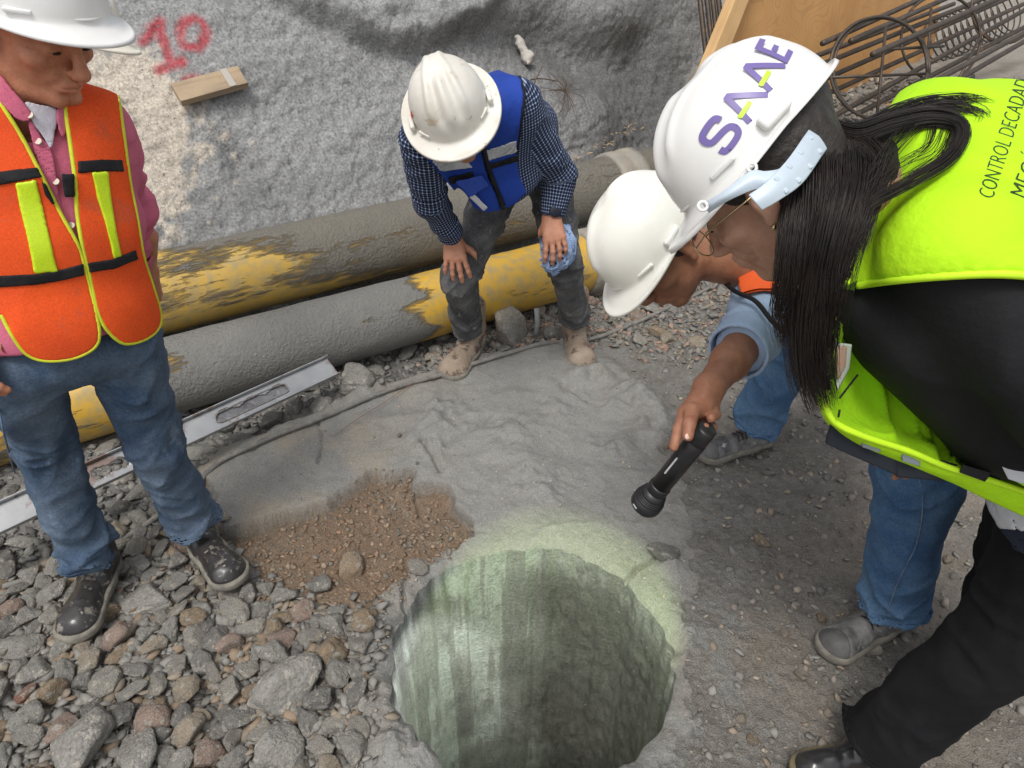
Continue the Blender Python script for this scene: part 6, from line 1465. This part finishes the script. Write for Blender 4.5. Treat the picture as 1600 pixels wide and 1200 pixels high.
# hair
rh = np.random.default_rng(11)
def hair_cap(P):
    q = (P - hoW) @ MbW; d = ell(q, (0, -.016, .034), (.080, .103, .086)); d = smin(d, ell(q, (0, -.05, -.02), (.062, .055, .065)), .03); d3 = ell((P - hoH) @ MbH, (0, -.012, .04), (.088, .110, .078)); d = smin(d, np.maximum(d3, ((P - hoH) @ MbH)[:, 1] - .07), .02); d2 = rc(P, hoW + MbW @ A(0, -.05, -.04), neckW, .055, .050)
    return np.minimum(np.maximum(d + .001 * folds(q, A(1, .3, .2), 160, 12, 3), np.maximum(q[:, 1] - .050 + .4 * np.clip(q[:, 2], -.1, .03) * -1, -.09 - q[:, 2])), d2 + .001 * folds(P, A(1, .3, .2), 160, 12, 3))
V, F = sdf_mesh(hair_cap, *bounds([hoW, neckW], .15), .0035); kid(pW, mesh_obj('hair_cap', V, F, M_HAIRD))
HM = mat('hair_strands', (.012, .009, .008), (.028, .021, .018), 25, .45, spec=.4)
def lock(guide, n, r0, r1, w, seed=0, flat=.6, wav=.009, rad=.00056):
    n = int(n * 1.25)
    g = cr(P3(*guide), 5); m_ = len(g); T_ = nrm(np.gradient(g, axis=0)); s1 = nrm(np.cross(T_, nrm(BV)[None])); s2 = np.cross(T_, s1); out = []
    t = np.linspace(0, 1, m_); rr_ = (r0 * (1 - t) + r1 * t)
    for k in range(n):
        a = rh.uniform(0, 6.28); q_ = math.sqrt(rh.random()); ox = math.cos(a) * q_; oy = math.sin(a) * q_ * flat
        ph = rh.uniform(0, 6.28, 2); end = 1 - .38 * rh.random() ** 2
        c = g + s1 * (rr_ * ox + wav * np.sin(t * 5 + ph[0]) * t)[:, None] + s2 * (rr_ * oy + wav * .6 * np.sin(t * 6 + ph[1]) * t)[:, None]
        c = c[:max(4, int(m_ * end))]; out.append(tube(c, np.linspace(rad, rad * .35, len(c)), 3, cap=False))
    return out
parts = []
parts += lock([(1275, 215, .97), (1292, 275, .905), (1288, 350, .90), (1280, 430, .93), (1268, 510, .96), (1268, 575, .98), (1276, 612, .99)], 520, .045, .030, 0)
parts += lock([(1308, 225, .98), (1318, 285, .90), (1300, 370, .89), (1280, 450, .92), (1270, 530, .95), (1276, 600, .98), (1290, 640, 1.0)], 420, .045, .022, 0)
parts += lock([(1320, 225, .98), (1345, 268, .92), (1332, 330, .88), (1312, 400, .89), (1300, 470, .91), (1290, 560, .96)], 240, .036, .016, 0)
parts += lock([(1250, 292, .905), (1240, 350, .888), (1232, 420, .90), (1224, 490, .94), (1236, 545, .96)], 230, .019, .014, 0)
parts += lock([(1312, 205, .99), (1340, 222, .95), (1370, 260, .90), (1345, 330, .885), (1325, 390, .885)], 160, .03, .02, 0)
lk_long = [(1285, 190, .97), (1340, 208, .95), (1400, 188, .93), (1450, 178, .92), (1500, 178, .90)]
parts += lock([(1285, 200, .97), (1335, 212, .94), (1390, 195, .92), (1450, 182, .905), (1490, 190, .895), (1502, 212, .885), (1480, 248, .88), (1420, 285, .875), (1360, 318, .875), (1330, 345, .88)], 200, .018, .006, 0, wav=.003)
parts += lock([(1285, 195, .97), (1340, 206, .95), (1400, 176, .93), (1460, 162, .92), (1520, 160, .915), (1552, 170, .91)], 110, .013, .004, 0)
parts += lock([(1330, 210, .95), (1400, 185, .93), (1470, 166, .91), (1530, 178, .90), (1535, 200, .89)], 60, .010, .004, 0)
for gde in ([(1440, 190, .91), (1400, 230, .885), (1370, 270, .88), (1345, 310, .88)], [(1460, 190, .91), (1450, 225, .885), (1400, 262, .88), (1355, 308, .88)], [(1420, 195, .91), (1385, 232, .885), (1362, 282, .88), (1340, 320, .88)], [(1480, 200, .9), (1460, 240, .885), (1410, 270, .88), (1350, 315, .88)]):
    parts += lock(gde, 10, .008, .004, 0)
Vh = []; Fh = []; off = 0
for V, F in parts:
    Vh.append(V); Fh.append(np.array(F) + off); off += len(V)
kid(pW, mesh_obj('hair', np.concatenate(Vh), np.concatenate(Fh), HM, kind='stuff'))
# grey-blue collar glimpsed under the hair
spc = shell_part('collar', T_W0, wl_, wh_, dens([(1350, 232), (1378, 205), (1410, 196), (1402, 212), (1372, 228), (1352, 246)], 2), .020, .003, mat('lilac_grey_collar', (.40, .39, .46), rough=.8), pW, None, .004, kidof=jk)
